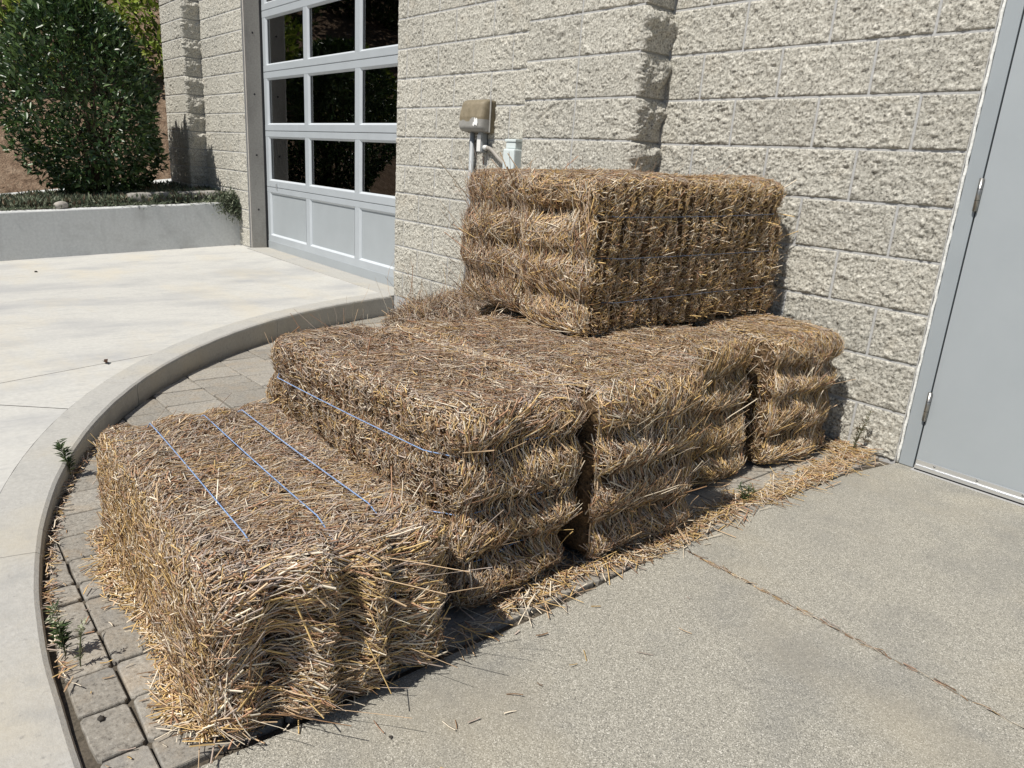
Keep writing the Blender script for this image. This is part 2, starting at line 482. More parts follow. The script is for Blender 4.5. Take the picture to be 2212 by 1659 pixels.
# concrete walk slabs beside the door
SLX = 0.15
walk = tag(empty('pavement', (0, 0, 0)), kind='structure')
def slab(y0, y1, name='slab'):
    bm = bmesh.new()
    n = 40
    top, bot = [], []
    for i in range(n+1):
        y = y0+(y1-y0)*i/n
        w = SLX + 0.014*math.sin(y*2.3+0.6) + 0.004*math.sin(y*9.1) + (0.05*max(0, (y+0.35)/0.35) if y > -0.35 else 0)
        if y < -2.75: w -= 0.03*(-2.75-y)/0.15
        top.append((w, y))
    vt = [bm.verts.new((x+0.004, y, 0.0)) for x, y in top]
    vm = [bm.verts.new((x, y, -0.005)) for x, y in top]
    vb = [bm.verts.new((x, y, -0.09)) for x, y in top]
    rt_ = [bm.verts.new((6.0, y, 0.0)) for x, y in top]
    for i in range(n):
        bm.faces.new((vt[i], rt_[i], rt_[i+1], vt[i+1]))
        bm.faces.new((vm[i], vt[i], vt[i+1], vm[i+1]))
        bm.faces.new((vb[i], vm[i], vm[i+1], vb[i+1]))
    # joint faces
    for i in (0, n):
        a, b_ = vt[i], rt_[i]
        c = bm.verts.new((6.0, top[i][1], -0.09))
        bm.faces.new((a, b_, c, vb[i], vm[i]))
    bmesh.ops.recalc_face_normals(bm, faces=bm.faces)
    me_o = from_bm(name, bm, M['slab'], walk)
    return me_o
slab(-1.349, 0.30); slab(-2.906, -1.3545)
box('joint_filler', (0.17, -1.356, -0.095), (6.0, -1.347, -0.006), M['joint_soil'], walk)
# driveway side of the walk (behind the camera)
tag(box('driveway_apron', (-0.173, -14, -0.3), (8, CC[1]-CR-CB-0.003, -0.001), M['driveway']), kind='structure')

# paver bed: base sheet and individual tumbled pavers
paving = tag(empty('paver_bed', (0, 0, 0)), kind='structure')
bm = bmesh.new()
bmesh.ops.create_grid(bm, x_segments=10, y_segments=10, size=1)
for v in bm.verts:
    x, y = -1.75+v.co.x*2.05, -1.40+v.co.y*1.6
    d = math.hypot(x-CC[0], y-CC[1])
    v.co = Vector((x, y, paver_z(x)-0.011 if x < 0.16 else -0.011))
o = from_bm('joint_sand', bm, M['joint_soil'], paving)

def clip_poly(poly, n, c):
    out = []
    for i in range(len(poly)):
        a, b_ = poly[i], poly[(i+1) % len(poly)]
        da, db = a[0]*n[0]+a[1]*n[1]-c, b_[0]*n[0]+b_[1]*n[1]-c
        if da <= 0: out.append(a)
        if (da < 0 < db) or (db < 0 < da):
            t = da/(da-db); out.append((a[0]+(b_[0]-a[0])*t, a[1]+(b_[1]-a[1])*t))
    return out
circ_planes = []
for k in range(48):
    th = math.radians(170 + 105*k/47)
    nrm = (math.cos(th), math.sin(th))
    circ_planes.append((nrm, nrm[0]*CC[0]+nrm[1]*CC[1]+CR-0.016))
def make_paver(x0, x1, y0, y1, rs_):
    g = 0.002 + rs_.random()*0.002
    j = lambda: (rs_.random()-0.5)*0.004
    poly = [(x0+g+j(), y0+g+j()), (x1-g+j(), y0+g+j()), (x1-g+j(), y1-g+j()), (x0+g+j(), y1-g+j())]
    for n, c in circ_planes:
        poly = clip_poly(poly, n, c)
        if len(poly) < 3: return
    poly = clip_poly(poly, (1, 0), SLX-0.012)
    if len(poly) < 3: return
    cx = sum(p[0] for p in poly)/len(poly); cy = sum(p[1] for p in poly)/len(poly)
    area = 0.5*abs(sum(poly[i][0]*poly[(i+1) % len(poly)][1]-poly[(i+1) % len(poly)][0]*poly[i][1] for i in range(len(poly))))
    if area < 0.0012: return
    # subdivide outline a little and round the corners
    pts = []
    for i in range(len(poly)):
        a, b_ = poly[i], poly[(i+1) % len(poly)]
        L = math.hypot(b_[0]-a[0], b_[1]-a[1])
        if L < 0.03: pts.append(((a[0]+b_[0])/2, (a[1]+b_[1])/2)); continue
        ct = min(0.3, 0.007/L)
        for t in (ct, 0.5, 1-ct):
            w = 0.0025*(rs_.random()-0.5)
            nx, ny = (b_[1]-a[1])/L, -(b_[0]-a[0])/L
            pts.append((a[0]+(b_[0]-a[0])*t+nx*w, a[1]+(b_[1]-a[1])*t+ny*w))
    dz = (rs_.random()-0.5)*0.005
    tx, ty = (rs_.random()-0.5)*0.02, (rs_.random()-0.5)*0.02
    zf = lambda x, y: paver_z(x)+dz+tx*(x-cx)+ty*(y-cy)
    n = len(pts)
    vs = []
    for s, h in ((1.0, -0.05), (1.0, -0.005), (0.0, -0.002), (0.0, 0.0)):
        ins = {(-0.05): 0.0, (-0.005): 0.0, (-0.002): 0.001, (0.0): 0.0035}[h]
        for (x, y) in pts:
            d = math.hypot(x-cx, y-cy); k = max(0.2, 1-ins/max(d, 0.01))
            X, Y = cx+(x-cx)*k, cy+(y-cy)*k
            vs.append((X-cx, Y-cy, zf(X, Y)+h - zf(cx, cy)))
    fs = []
    for l in range(3):
        for i in range(n):
            fs.append((l*n+i, l*n+(i+1) % n, (l+1)*n+(i+1) % n, (l+1)*n+i))
    fs.append(tuple(3*n+i for i in range(n)))
    me = bpy.data.meshes.new('paver'); me.from_pydata(vs, [], fs); me.update()
    bm = bmesh.new(); bm.from_mesh(me); bmesh.ops.recalc_face_normals(bm, faces=bm.faces); bm.to_mesh(me); bm.free()
    o = link('paver', me, M['paver'], paving)
    o.location = (cx, cy, zf(cx, cy))
rs_ = random.Random(5)
ycols = [-3.0, -2.805, -2.58, -2.39, -2.20, -1.96, -1.705, -1.47, -1.22, -0.98, -0.74, -0.49, -0.25, 0.0]
for ci in range(len(ycols)-1):
    y0, y1 = ycols[ci], ycols[ci+1]
    if ci == 0:
        xs = [-1.85, -1.66, -1.47, -1.285, -1.113, -0.957, -0.805, -0.652, -0.56, -0.40, -0.24, -0.102, 0.042, 0.2]
    elif ci == 1:
        xs = [-2.3, -2.07, -1.85, -1.66, -1.46, -1.28, -1.10, -0.945, -0.79, -0.65, -0.553, -0.39, -0.243, -0.105, 0.042, 0.2]
    else:
        xs = [-3.75]
        while xs[-1] < 0.15:
            xs.append(xs[-1] + rs_.choice((0.155, 0.23, 0.23, 0.25)))
    for a, b_ in zip(xs[:-1], xs[1:]):
        # leave out pavers that no nearby view can see (well under the heap)
        if -1.0 < a and b_ < -0.12 and -1.95 < y0 and y1 < -0.1: continue
        make_paver(a, b_, y0, y1, rs_)

# ------------------------------------------------------------------ hillside and planter bed
bm = bmesh.new()
nx, ny = 70, 90
gv = []
P = []
for i in range(nx+1):
    for j in range(ny+1):
        P.append((-9.35-22*(i/nx)**1.3, -22+40*j/ny, 0))
P = np.array(P)
hz = vnoise(P, 0.5, 3)*0.35 + vnoise(P, 1.7, 4)*0.10 + vnoise(P, 5, 5)*0.035
for idx, p in enumerate(P):
    d = -9.35-p[0]
    base = 0.40+0.12*max(-3, min(1.5, p[1]+1.2))
    z = base + 0.60*d*(1 if d < 9 else 1) if d < 14 else base+0.60*14+0.1*(d-14)
    P[idx, 2] = z + hz[idx]*min(1, d/1.2)
F = [(i*(ny+1)+j, (i+1)*(ny+1)+j, (i+1)*(ny+1)+j+1, i*(ny+1)+j+1) for i in range(nx) for j in range(ny)]
me = np_mesh('hillside', P, np.array(F)[:, ::-1])
hill = tag(link('hillside', me, M['soil'], smooth=True), kind='structure')
def hill_z(x, y):
    d = max(0, -9.35-x)
    return 0.40+0.12*max(-3, min(1.5, y+1.2)) + 0.60*d

def bed_z(x, y):
    t = min(max((-7.2-x)/2.1, 0), 1)
    front = 0.44+0.06*max(y, -6)
    back = 0.40+0.12*max(-3, min(1.5, y+1.2)) - 0.06
    return front*(1-t)+back*t
bm = bmesh.new()
bmesh.ops.create_grid(bm, x_segments=40, y_segments=80, size=1)
for v in bm.verts:
    x, y = -8.3+v.co.x*1.08, -3.0+v.co.y*3.02
    z = bed_z(x, y) + 0.015*math.sin(x*9+y*5) + 0.012*math.sin(y*14-x*7)
    v.co = Vector((x, y, z))
tag(from_bm('planting_bed', bm, M['bed_soil'], smooth=True), kind='structure')

# low planter retaining wall
bm = bmesh.new()
ys = np.linspace(0.02, -6.0, 40)
rows_ = []
for y in ys:
    zb, zt = drive_z(-7.19, y)-0.1, 0.475+0.061*max(y, -6)
    wob = 0.002*math.sin(y*11)
    rows_.append([bm.verts.new(p) for p in ((-7.2, y, zb), (-7.2, y, zt-0.012), (-7.205, y, zt-0.003+wob), (-7.215, y, zt+wob), (-7.335, y, zt+wob), (-7.345, y, zt-0.01), (-7.345, y, zb))])
for a, b_ in zip(rows_[:-1], rows_[1:]):
    for k in range(6): bm.faces.new((a[k], a[k+1], b_[k+1], b_[k]))
bm.faces.new(rows_[0]); bm.faces.new(rows_[-1][::-1])
bmesh.ops.recalc_face_normals(bm, faces=bm.faces)
o = from_bm('planter_wall', bm, M['planter'])
tag(o, 'low grey concrete planter wall at the far side of the driveway', 'planter wall', kind='thing')

# back curb of the bed
bm = bmesh.new()
rows_ = []
for y in np.linspace(0.0, -6.5, 40):
    zt = 0.40+0.12*max(-3, min(1.5, y+1.2)) + 0.05
    x = -9.20 + 0.10*math.sin(y*0.9+0.3)
    rows_.append([bm.verts.new(p) for p in ((x, y, zt-0.4), (x, y, zt-0.03), (x-0.03, y, zt), (x-0.30, y, zt+0.03), (x-0.33, y, zt), (x-0.33, y, zt-0.4))])
for a, b_ in zip(rows_[:-1], rows_[1:]):
    for k in range(5): bm.faces.new((a[k], a[k+1], b_[k+1], b_[k]))
bmesh.ops.recalc_face_normals(bm, faces=bm.faces)
tag(from_bm('border_curb', bm, M['planter']), kind='structure')

# ================================================================== THE BLOCK WALL
BH, BW = 0.2032, 0.4064
wall = tag(empty('block_wall', (-3, 0, 0)), 'tan split-face block wall with two pilasters and a garage opening', 'wall', kind='thing')
WO = Vector(wall.location)
def to_wall(o):
    o.parent = wall
    o.location = Vector(o.location) - WO
    return o
GJ = 0.0105      # joint width
def split_relief(PP, seed):
    big = 0.0030 + 0.0032*vnoise(PP, 8, seed) + 0.0028*vnoise(PP, 21, seed+1)
    chip = vnoise(PP, 48, seed+2)
    fine = vnoise(PP*np.array([1, 1.3, 1]), 95, seed+3)
    return big + 0.0042*np.sign(chip)*np.abs(chip)**0.7 + 0.0040*fine + 0.0022*vnoise(PP, 190, seed+4)
def split_patch(w, h, seed, nxp, nzp):
    """front face (looking to -y) with broken relief, plus short sides; origin at lower left of the cell, y=0 is the joint face"""
    u = np.linspace(0, 1, nxp+1); v = np.linspace(0, 1, nzp+1)
    U, V = np.meshgrid(u, v, indexing='ij')
    X = GJ/2+(w-GJ)*U; Z = GJ/2+(h-GJ)*V
    PP = np.stack([X, Z, np.full_like(X, seed*3.7)], -1)
    ed = np.minimum(np.minimum(X-GJ/2, w-GJ/2-X), np.minimum(Z-GJ/2, h-GJ/2-Z))
    fall = np.clip(ed/0.006, 0, 1)**0.7
    tilt = (V-0.5)*0.007*((seed % 5)-2)/2
    Y = -(0.0045 + fall*np.maximum(split_relief(PP, seed)+tilt*0.5, 0.0004))
    verts = np.stack([X, Y, Z], -1).reshape(-1, 3)
    idx = np.arange((nxp+1)*(nzp+1)).reshape(nxp+1, nzp+1)
    f = np.stack([idx[:-1, :-1], idx[1:, :-1], idx[1:, 1:], idx[:-1, 1:]], -1).reshape(-1, 4)
    # skirt
    loop = list(idx[:, 0]) + list(idx[-1, 1:]) + list(idx[-2::-1, -1]) + list(idx[0, -2:0:-1])
    sk = verts[loop].copy(); sk[:, 1] = 0.02
    base = len(verts); n = len(loop)
    sf = np.array([(loop[(i+1) % n], loop[i], base+i, base+(i+1) % n) for i in range(n)])
    return np.vstack([verts, sk]), np.vstack([f, sf])
patch_cache = {}
def block_mesh(w, variant):
    key = (round(w, 3), variant)
    if key not in patch_cache:
        nxp = max(10, int(w/0.0046))
        v, f = split_patch(w, BH, variant*13+int(w*1000) % 97, nxp, 43)
        me = np_mesh('block', v, f)
        me.materials.append(M['block'])
        patch_cache[key] = me
    return patch_cache[key]
brs = random.Random(3)
def put_block(x0, x1, k, y=0.0):
    w = round(x1-x0, 3)
    me = block_mesh(w, brs.randrange(9 if abs(w-BW) < 0.01 else 4))
    o = bpy.data.objects.new('block', me); col.objects.link(o)
    o.location = (x0, y, k*BH)
    to_wall(o)
NROW = 16
def fill(x0, x1, k, y=0.0):
    off = 0.0 if k % 2 == 0 else 0.5
    i0 = math.floor(x0/BW-off)-1
    cuts = [x0]
    for i in range(i0, i0+60):
        xj = (i+off)*BW
        if x0+0.07 < xj < x1-0.07: cuts.append(xj)
    cuts.append(x1)
    for a, b_ in zip(cuts[:-1], cuts[1:]): put_block(a, b_, k, y)
for k in range(NROW):
    fill(-1.225, 0.203, k)              # between pilaster and door
    fill(-3.79, -2.075, k)              # garage to pilaster
    fill(-8.22, -6.90, k)               # left of garage
# pilasters: a front block, and a corner block whose broken face turns round to the side
def corner_patch(w, d, h, seed):
    na, nc, nb, nz = 92, 8, 46, 46
    rr = 0.018
    path = []
    for i in range(na+1): path.append((GJ/2+(w-rr-GJ/2)*i/na, 0.0, 0.0, -1.0))
    for i in range(1, nc):
        a = math.pi/2*i/nc; path.append((w-rr+rr*math.sin(a), rr-rr*math.cos(a), math.sin(a), -math.cos(a)))
    for i in range(nb+1): path.append((w, rr+(d-rr)*i/nb, 1.0, 0.0))
    path = np.array(path)
    ns = len(path)
    seg = np.r_[0, np.cumsum(np.hypot(np.diff(path[:, 0]), np.diff(path[:, 1])))]
    v = np.linspace(0, 1, nz+1)
    S, V = np.meshgrid(seg, v, indexing='ij')
    Z = GJ/2+(h-GJ)*V
    PP = np.stack([S, Z, np.full_like(S, seed*5.1)], -1)
    ed = np.minimum(np.minimum(Z-GJ/2, h-GJ/2-Z), S+0.001)
    fall = np.clip(ed/0.007, 0, 1)**0.7
    side = np.clip((S-w+0.03)/0.05, 0, 1)
    pill = np.sin(np.clip(V*0.9+0.1, 0, 1)*math.pi)
    rel = split_relief(PP, seed)
    skew = np.where(V < 0.72, V/0.72, 1-0.65*(V-0.72)/0.28)
    rel = rel + side*(0.030*skew + 0.020*vnoise(PP, 13, seed+7) + 0.010*vnoise(PP, 30, seed+8) - 0.010)
    rel = 0.0045+fall*np.maximum(rel, 0.0015)
    X = path[:, 0][:, None] + path[:, 2][:, None]*rel
    Y = path[:, 1][:, None] + path[:, 3][:, None]*rel
    verts = np.stack([X, Y, Z], -1).reshape(-1, 3)
    idx = np.arange(ns*(nz+1)).reshape(ns, nz+1)
    f = np.stack([idx[:-1, :-1], idx[1:, :-1], idx[1:, 1:], idx[:-1, 1:]], -1).reshape(-1, 4)
    loop = list(idx[:, 0]) + list(idx[-1, 1:]) + list(idx[-2::-1, -1]) + list(idx[0, -2:0:-1])
    sk = verts[loop].copy()
    sk[:, 0] = np.minimum(sk[:, 0], w-0.02); sk[:, 1] = np.maximum(sk[:, 1], 0.02)
    base = len(verts); n = len(loop)
    sf = np.array([(loop[(i+1) % n], loop[i], base+i, base+(i+1) % n) for i in range(n)])
    return np.vstack([verts, sk]), np.vstack([f, sf])
corner_meshes = []
for s in range(7):
    v, f = corner_patch(0.42, 0.20, BH, 40+s*9)
    me = np_mesh('block', v, f); me.materials.append(M['block']); corner_meshes.append(me)
for (xl, xm, xr) in ((-2.07, -1.655, -1.235), (-9.05, -8.64, -8.22)):
    for k in range(NROW):
        put_block(xl, xm, k, -0.20)
        me = corner_meshes[(k*3+int(-xl)) % 7]
        o = bpy.data.objects.new('block', me); col.objects.link(o)
        o.location = (xm, -0.20, k*BH)
        to_wall(o)
    # mortar core of the pilaster
    o = box('mortar_bed', (xl+0.004, -0.2030, -0.1), (xr-0.006, 0.02, NROW*BH), M['mortar']); to_wall(o)
for (a, b_) in ((-1.3, 0.2015), (-3.786, -2.0), (-8.3, -6.904)):
    o = box('mortar_bed', (a, -0.0030, -0.15), (b_, 0.18, NROW*BH), M['mortar']); to_wall(o)
# concrete returns of the garage opening
o = box('concrete_jamb', (-7.3, 0.012, -0.1), (-6.885, 0.36, NROW*BH), M['jamb_concrete'], bevel=0.004); to_wall(o)
jamb = o
for z in (0.42, 1.0, 1.62, 2.22):       # form-tie holes
    t = tube('tie_hole', [(-6.884, 0.10, z), (-6.8835, 0.10, z)], 0.011, M['dark_rubber'], None, 10)
    t.parent = jamb; t.location = Vector((0, 0, 0))
o = box('concrete_jamb', (-3.784, 0.012, -0.1), (-3.4, 0.36, NROW*BH), M['jamb_concrete'], bevel=0.004); to_wall(o)
o = box('lintel', (-6.9, 0.0, 2.88), (-3.79, 0.36, NROW*BH), M['jamb_concrete']); to_wall(o)
# rooms behind: floor, back, sides and roof as one shell
bm = bmesh.new()
bm_box(bm, (-9.0, 4.4, -0.1), (2.4, 4.6, 3.3))
bm_box(bm, (-9.02, 0.2, -0.1), (-8.85, 4.4, 3.3))
bm_box(bm, (2.3, 0.2, -0.1), (2.5, 4.4, 3.3))
bm_box(bm, (-9.05, 0.02, 3.26), (2.5, 4.6, 3.5))
bm_box(bm, (-8.8, 0.40, -0.12), (2.2, 4.3, -0.012))
bm_box(bm, (-3.35, 0.37, -0.1), (-3.2, 4.4, 3.25))
bm_box(bm, (-8.8, 0.37, -0.1), (-7.32, 0.5, 3.25))
bm_box(bm, (1.25, 0.0, -0.1), (2.5, 0.19, 3.25))
bm_box(bm, (0.205, 0.0, 2.2), (1.249, 0.19, 3.25))
o = from_bm('rooms_behind', bm, M['interior']); to_wall(o)

# ================================================================== GARAGE DOOR
GY = 0.20
gd = tag(empty('garage_door', (-5.34, GY, 0.0)), 'silver sectional garage door with dark window panes', 'garage door', kind='thing')
GO = Vector(gd.location)
def gpart(name, lo, hi, mat, bevel=0.004, parent=None):
    o = box(name, [lo[i]-GO[i] for i in range(3)], [hi[i]-GO[i] for i in range(3)], mat, parent or gd, bevel)
    return o
stile = [-6.875, -5.832, -4.798, -3.79]
SW = 0.042
secs = [(0.004, 0.672), (0.676, 1.256), (1.260, 1.846), (1.850, 2.436), (2.440, 3.0)]
glass_z = [None, (0.742, 1.200), (1.322, 1.785), (1.912, 2.372), (2.50, 2.95)]
for si, (z0, z1) in enumerate(secs):
    xl, xr = -6.875, -3.76
    sec = gpart('door_section', (xl, GY, z0), (xr, GY+0.012, z0+0.001), M['garage_paint'], 0)   # thin sill that carries the section's members
    zt0, zt1 = (0.150, 0.618) if si == 0 else glass_z[si]
    gpart('rail', (xl, GY-0.0, z0+0.002), (xr, GY+0.045, zt0), M['garage_paint'], 0.003, sec).location = -Vector((0, 0, 0))
    gpart('rail', (xl, GY-0.0, zt1), (xr, GY+0.045, z1), M['garage_paint'], 0.003, sec)
    for sx in stile:
        w0, w1 = (sx, sx+0.075) if sx == stile[0] else (sx-SW, sx+SW)
        gpart('stile', (w0, GY+0.0015, zt0-0.001), (w1, GY+0.0435, zt1+0.001), M['garage_paint'], 0.003, sec)
    bays = [(-6.80, -5.832-SW), (-5.832+SW, -4.798-SW), (-4.798+SW, -3.79-SW)]
    for (a, b_) in bays:
        if si == 0:
            gpart('panel', (a-0.003, GY+0.022, zt0-0.003), (b_+0.003, GY+0.030, zt1+0.003), M['garage_panel'], 0, sec)
        else:
            gpart('pane', (a-0.003, GY+0.028, zt0-0.003), (b_+0.003, GY+0.033, zt1+0.003), M['glass'], 0, sec)
        # glazing bead round the opening
        bm = bmesh.new()
        bw = 0.017
        oc = [(a, zt0), (b_, zt0), (b_, zt1), (a, zt1)]
        ic = [(a+bw, zt0+bw), (b_-bw, zt0+bw), (b_-bw, zt1-bw), (a+bw, zt1-bw)]
        vo = [bm.verts.new((x-GO.x, 0.0005, z-GO.z)) for x, z in oc]
        vi = [bm.verts.new((x-GO.x, 0.020, z-GO.z)) for x, z in ic]
        vj = [bm.verts.new((x-GO.x, 0.0275, z-GO.z)) for x, z in ic]
        for k in range(4):
            k2 = (k+1) % 4
            bm.faces.new((vo[k], vo[k2], vi[k2], vi[k])); bm.faces.new((vi[k], vi[k2], vj[k2], vj[k]))
        from_bm('bead', bm, M['bead'], sec)
gpart('bottom_rail', (-6.875, GY-0.004, 0.0), (-3.76, GY+0.03, 0.085), M['garage_panel'], 0.003)
gpart('weather_seal', (-6.905, GY-0.022, 0.0), (-6.880, GY+0.05, 2.9), M['dark_rubber'], 0.002)
gpart('lift_handle', (-6.60, GY-0.012, 0.655), (-6.585, GY-0.001, 0.715), M['aluminium'], 0.002)
# things dimly seen inside: track posts
for x in (-6.70, -3.95):
    gpart('track', (x, GY+0.12, 0.0), (x+0.05, GY+0.17, 2.9), M['frame_paint'], 0)
# sandy strip at the sill
bm = bmesh.new()
bm_box(bm, (-6.884, -0.05, -0.003), (-3.784, GY+0.4, 0.001))
tag(from_bm('garage_sill', bm, M['curb']), kind='structure')

# ================================================================== STEEL DOOR
sdoor = tag(empty('steel_door', (0.66, 0, 0)), 'plain grey steel door in grey frame at the right of the block wall', 'door', kind='thing')
SO = Vector(sdoor.location)
def dpart(name, lo, hi, mat, bevel=0.002, parent=None):
    return box(name, [lo[i]-SO[i] for i in range(3)], [hi[i]-SO[i] for i in range(3)], mat, parent or sdoor, bevel)
dpart('door_frame', (0.2155, -0.006, 0.002), (0.2715, 0.12, 2.2), M['frame_paint'], 0.003)
dpart('door_frame', (1.1935, -0.006, 0.002), (1.2495, 0.12, 2.2), M['frame_paint'], 0.003)
dpart('door_frame', (0.2720, -0.006, 2.14), (1.1930, 0.12, 2.2), M['frame_paint'], 0.003)
leaf = dpart('door_leaf', (0.2765, -0.004, 0.012), (1.189, 0.04, 2.135), M['door_paint'], 0.002)
dpart('door_stop', (0.2715, 0.045, 0.012), (1.193, 0.06, 2.14), M['dark_rubber'], 0)
# irregular caulk bead between frame and blocks
pts = [(0.2092+0.0008*math.sin(i*2.3)+0.0006*math.sin(i*5.1)-SO.x, -0.004+0.002*math.sin(i*1.7), 0.004+i*0.022) for i in range(100)]
tube('caulk_bead', pts, [0.0060+0.0009*math.sin(i*3.7)*math.sin(i*1.3) for i in range(100)], M['caulk'], sdoor, 6)
sw = dpart('door_sweep', (0.2800, -0.0125, 0.008), (1.186, -0.0043, 0.044), M['aluminium'], 0.0015)
dpart('sweep_lip', (0.2800, -0.020, 0.008), (1.186, -0.0127, 0.024), M['aluminium'], 0.003, sw)
dpart('rubber_lip', (0.2800, -0.014, 0.0015), (1.186, -0.004, 0.0078), M['dark_rubber'], 0, sw)
for x in (0.351, 0.503, 0.655, 0.807, 0.96):
    t = tube('screw', [(x-SO.x, -0.0126, 0.036), (x-SO.x, -0.0142, 0.036)], 0.0042, M['screw'], sw, 8)
for zc in (1.073, 0.264, 1.88):
    h = tube('hinge', [(0.2738-SO.x, -0.0125, zc-0.058), (0.2738-SO.x, -0.0125, zc+0.058)], 0.0085, M['steel'], sdoor, 12)
    for dz in (-0.02, 0.02):
        t = tube('knuckle_ring', [(0.2738-SO.x, -0.0125, zc+dz-0.0008), (0.2738-SO.x, -0.0125, zc+dz+0.0008)], 0.0089, M['dark_rubber'], h, 12)
    t = dpart('hinge_leaf', (0.268, -0.0105, zc-0.055), (0.2795, -0.0065, zc+0.055), M['steel'], 0.0008, h)
tag(box('door_threshold', (0.272, -0.03, 0.0), (1.194, 0.09, 0.0012), M['mortar']), kind='structure')

# ================================================================== ELECTRICAL FITTINGS
ec = tag(empty('outlet_cover', (-2.70, 0, 1.26)), 'weathered brown ribbed outdoor outlet cover box on the wall', 'outlet box')
EO = Vector(ec.location)
def rib_cover(x0, x1, z0, z1, y0, y1, ribs, zs):
    """rounded hood with vertical ribs on its front; returns mesh"""
    nx_, nz_ = 80, 40
    us = np.linspace(0, 1, nx_+1); vs_ = np.linspace(0, 1, nz_+1)
    U, V = np.meshgrid(us, vs_, indexing='ij')
    X = x0+(x1-x0)*U; Z = z0+(z1-z0)*V
    rx = np.minimum(X-x0, x1-X); rz = np.minimum(Z-z0, z1-Z)
    r = 0.035
    def rd(t): return np.where(t < r, 1-np.sqrt(np.clip(1-((r-t)/r)**2, 0, 1)), 0)
    drop = np.maximum(rd(rx), 0)+np.maximum(rd(rz), 0)
    # slope: top of the hood leans back
    lean = np.clip((Z-(z0+0.45*(z1-z0)))/(0.55*(z1-z0)), 0, 1)*0.028
    rib = 0.0022*np.sin(U*math.pi*2*ribs)*((rx > 0.02) & (rz > 0.012))
    Y = y0 + np.minimum(drop, 1)*0.04 + lean - rib
    verts = np.stack([X, Y, Z], -1).reshape(-1, 3)
    idx = np.arange((nx_+1)*(nz_+1)).reshape(nx_+1, nz_+1)
    f = np.stack([idx[:-1, :-1], idx[1:, :-1], idx[1:, 1:], idx[:-1, 1:]], -1).reshape(-1, 4)
    loop = list(idx[:, 0]) + list(idx[-1, 1:]) + list(idx[-2::-1, -1]) + list(idx[0, -2:0:-1])
    cxz = np.array([(x0+x1)/2, 0, (z0+z1)/2])
    sk = verts[loop].copy(); sk[:, 1] = y1
    base = len(verts); n = len(loop)
    sf = np.array([(loop[(i+1) % n], loop[i], base+i, base+(i+1) % n) for i in range(n)])
    return np_mesh('hood', np.vstack([verts, sk])-np.array(EO), np.vstack([f, sf]))
me = rib_cover(-2.84, -2.585, 1.262, 1.458, -0.115, -0.045, 26, 0.4)
me.materials.append(M['cover']); me.materials.append(M['cover_low'])
zc = np.zeros(len(me.polygons)*3, np.float32); me.polygons.foreach_get('center', zc)
zc = zc.reshape(-1, 3)
bound = 0.072 + 0.010*np.sin(zc[:, 0]*31) + 0.006*np.sin(zc[:, 0]*70)
me.polygons.foreach_set('material_index', (zc[:, 2] < bound).astype(np.int32))
link('hood', me, None, ec)
bm = bmesh.new(); bm_box(bm, (-2.832-EO.x, -0.044, 1.255-EO.z), (-2.578-EO.x, -0.001, 1.452-EO.z), 0.012)
from_bm('back_box', bm, M['cover'], ec)
bm = bmesh.new(); bm_box(bm, (-2.84-EO.x, -0.0495, 1.258-EO.z), (-2.574-EO.x, -0.0442, 1.458-EO.z), 0.002)
from_bm('gasket_rim', bm, M['cover_low'], ec)
# torn sticker
v = [(0.0, 0.0), (0.012, -0.008), (0.022, 0.004), (0.045, -0.004), (0.052, 0.014), (0.047, 0.038), (0.036, 0.044), (0.030, 0.034), (0.020, 0.047), (0.013, 0.034), (0.016, 0.022), (0.004, 0.018)]
bm = bmesh.new()
fv = [bm.verts.new((-2.668+x-EO.x, -0.1185, 1.298+z-EO.z)) for x, z in v]; f = bm.faces.new(fv)
r = bmesh.ops.extrude_face_region(bm, geom=[f])
for e in r['geom']:
    if isinstance(e, bmesh.types.BMVert): e.co.y += 0.0016
bmesh.ops.recalc_face_normals(bm, faces=bm.faces)
from_bm('torn_sticker', bm, M['sticker'], ec)

pc = tag(tube('conduit_pipe', [(-2.765, -0.042, 0.0), (-2.765, -0.042, 0.6), (-2.765, -0.042, 1.262)], 0.0165, M['pvc'], None, 14),
         'vertical grey conduit pipe under the brown outlet cover', 'conduit')
cb = tag(empty('elbow_fitting', (-2.655, -0.03, 1.15)), 'grey elbow fitting with white collar below the outlet cover', 'conduit fitting')
def at(o, lo, hi, name, mat, bevel=0.003):
    O = Vector(o.location)
    return box(name, [lo[i]-O[i] for i in range(3)], [hi[i]-O[i] for i in range(3)], mat, o, bevel)
at(cb, (-2.685, -0.06, 1.135), (-2.64, -0.012, 1.262), 'body', M['pvc'], 0.008)
at(cb, (-2.683, -0.0665, 1.141), (-2.644, -0.0605, 1.245), 'cover_plate', M['white_fit'], 0.002)
tube('collar', [(0.015, -0.006, 0.018), (0.045, -0.006, 0.016)], 0.016, M['white_fit'], cb, 12)
tube('locknut', [(0.026, -0.006, 0.0172), (0.034, -0.006, 0.0166)], 0.019, M['white_fit'], cb, 8)
bz = []
for i in range(17):
    t = i/16
    p = (1-t)**3*np.array([-2.612, -0.036, 1.166]) + 3*(1-t)**2*t*np.array([-2.53, -0.036, 1.165]) + 3*(1-t)*t*t*np.array([-2.50, -0.04, 1.09]) + t**3*np.array([-2.36, -0.04, 1.055])
    bz.append(tuple(p))
tag(tube('flexible_conduit', bz, 0.0125, M['flex'], None, 12), 'bent brown-grey flexible conduit sagging between elbow fitting and pale box', 'conduit')
jb = tag(empty('junction_box', (-2.33, -0.03, 0.95)), 'pale grey-blue junction box behind the top bale', 'junction box')
at(jb, (-2.385, -0.085, 0.93), (-2.275, -0.012, 1.165), 'box_body', M['jbox'], 0.010)
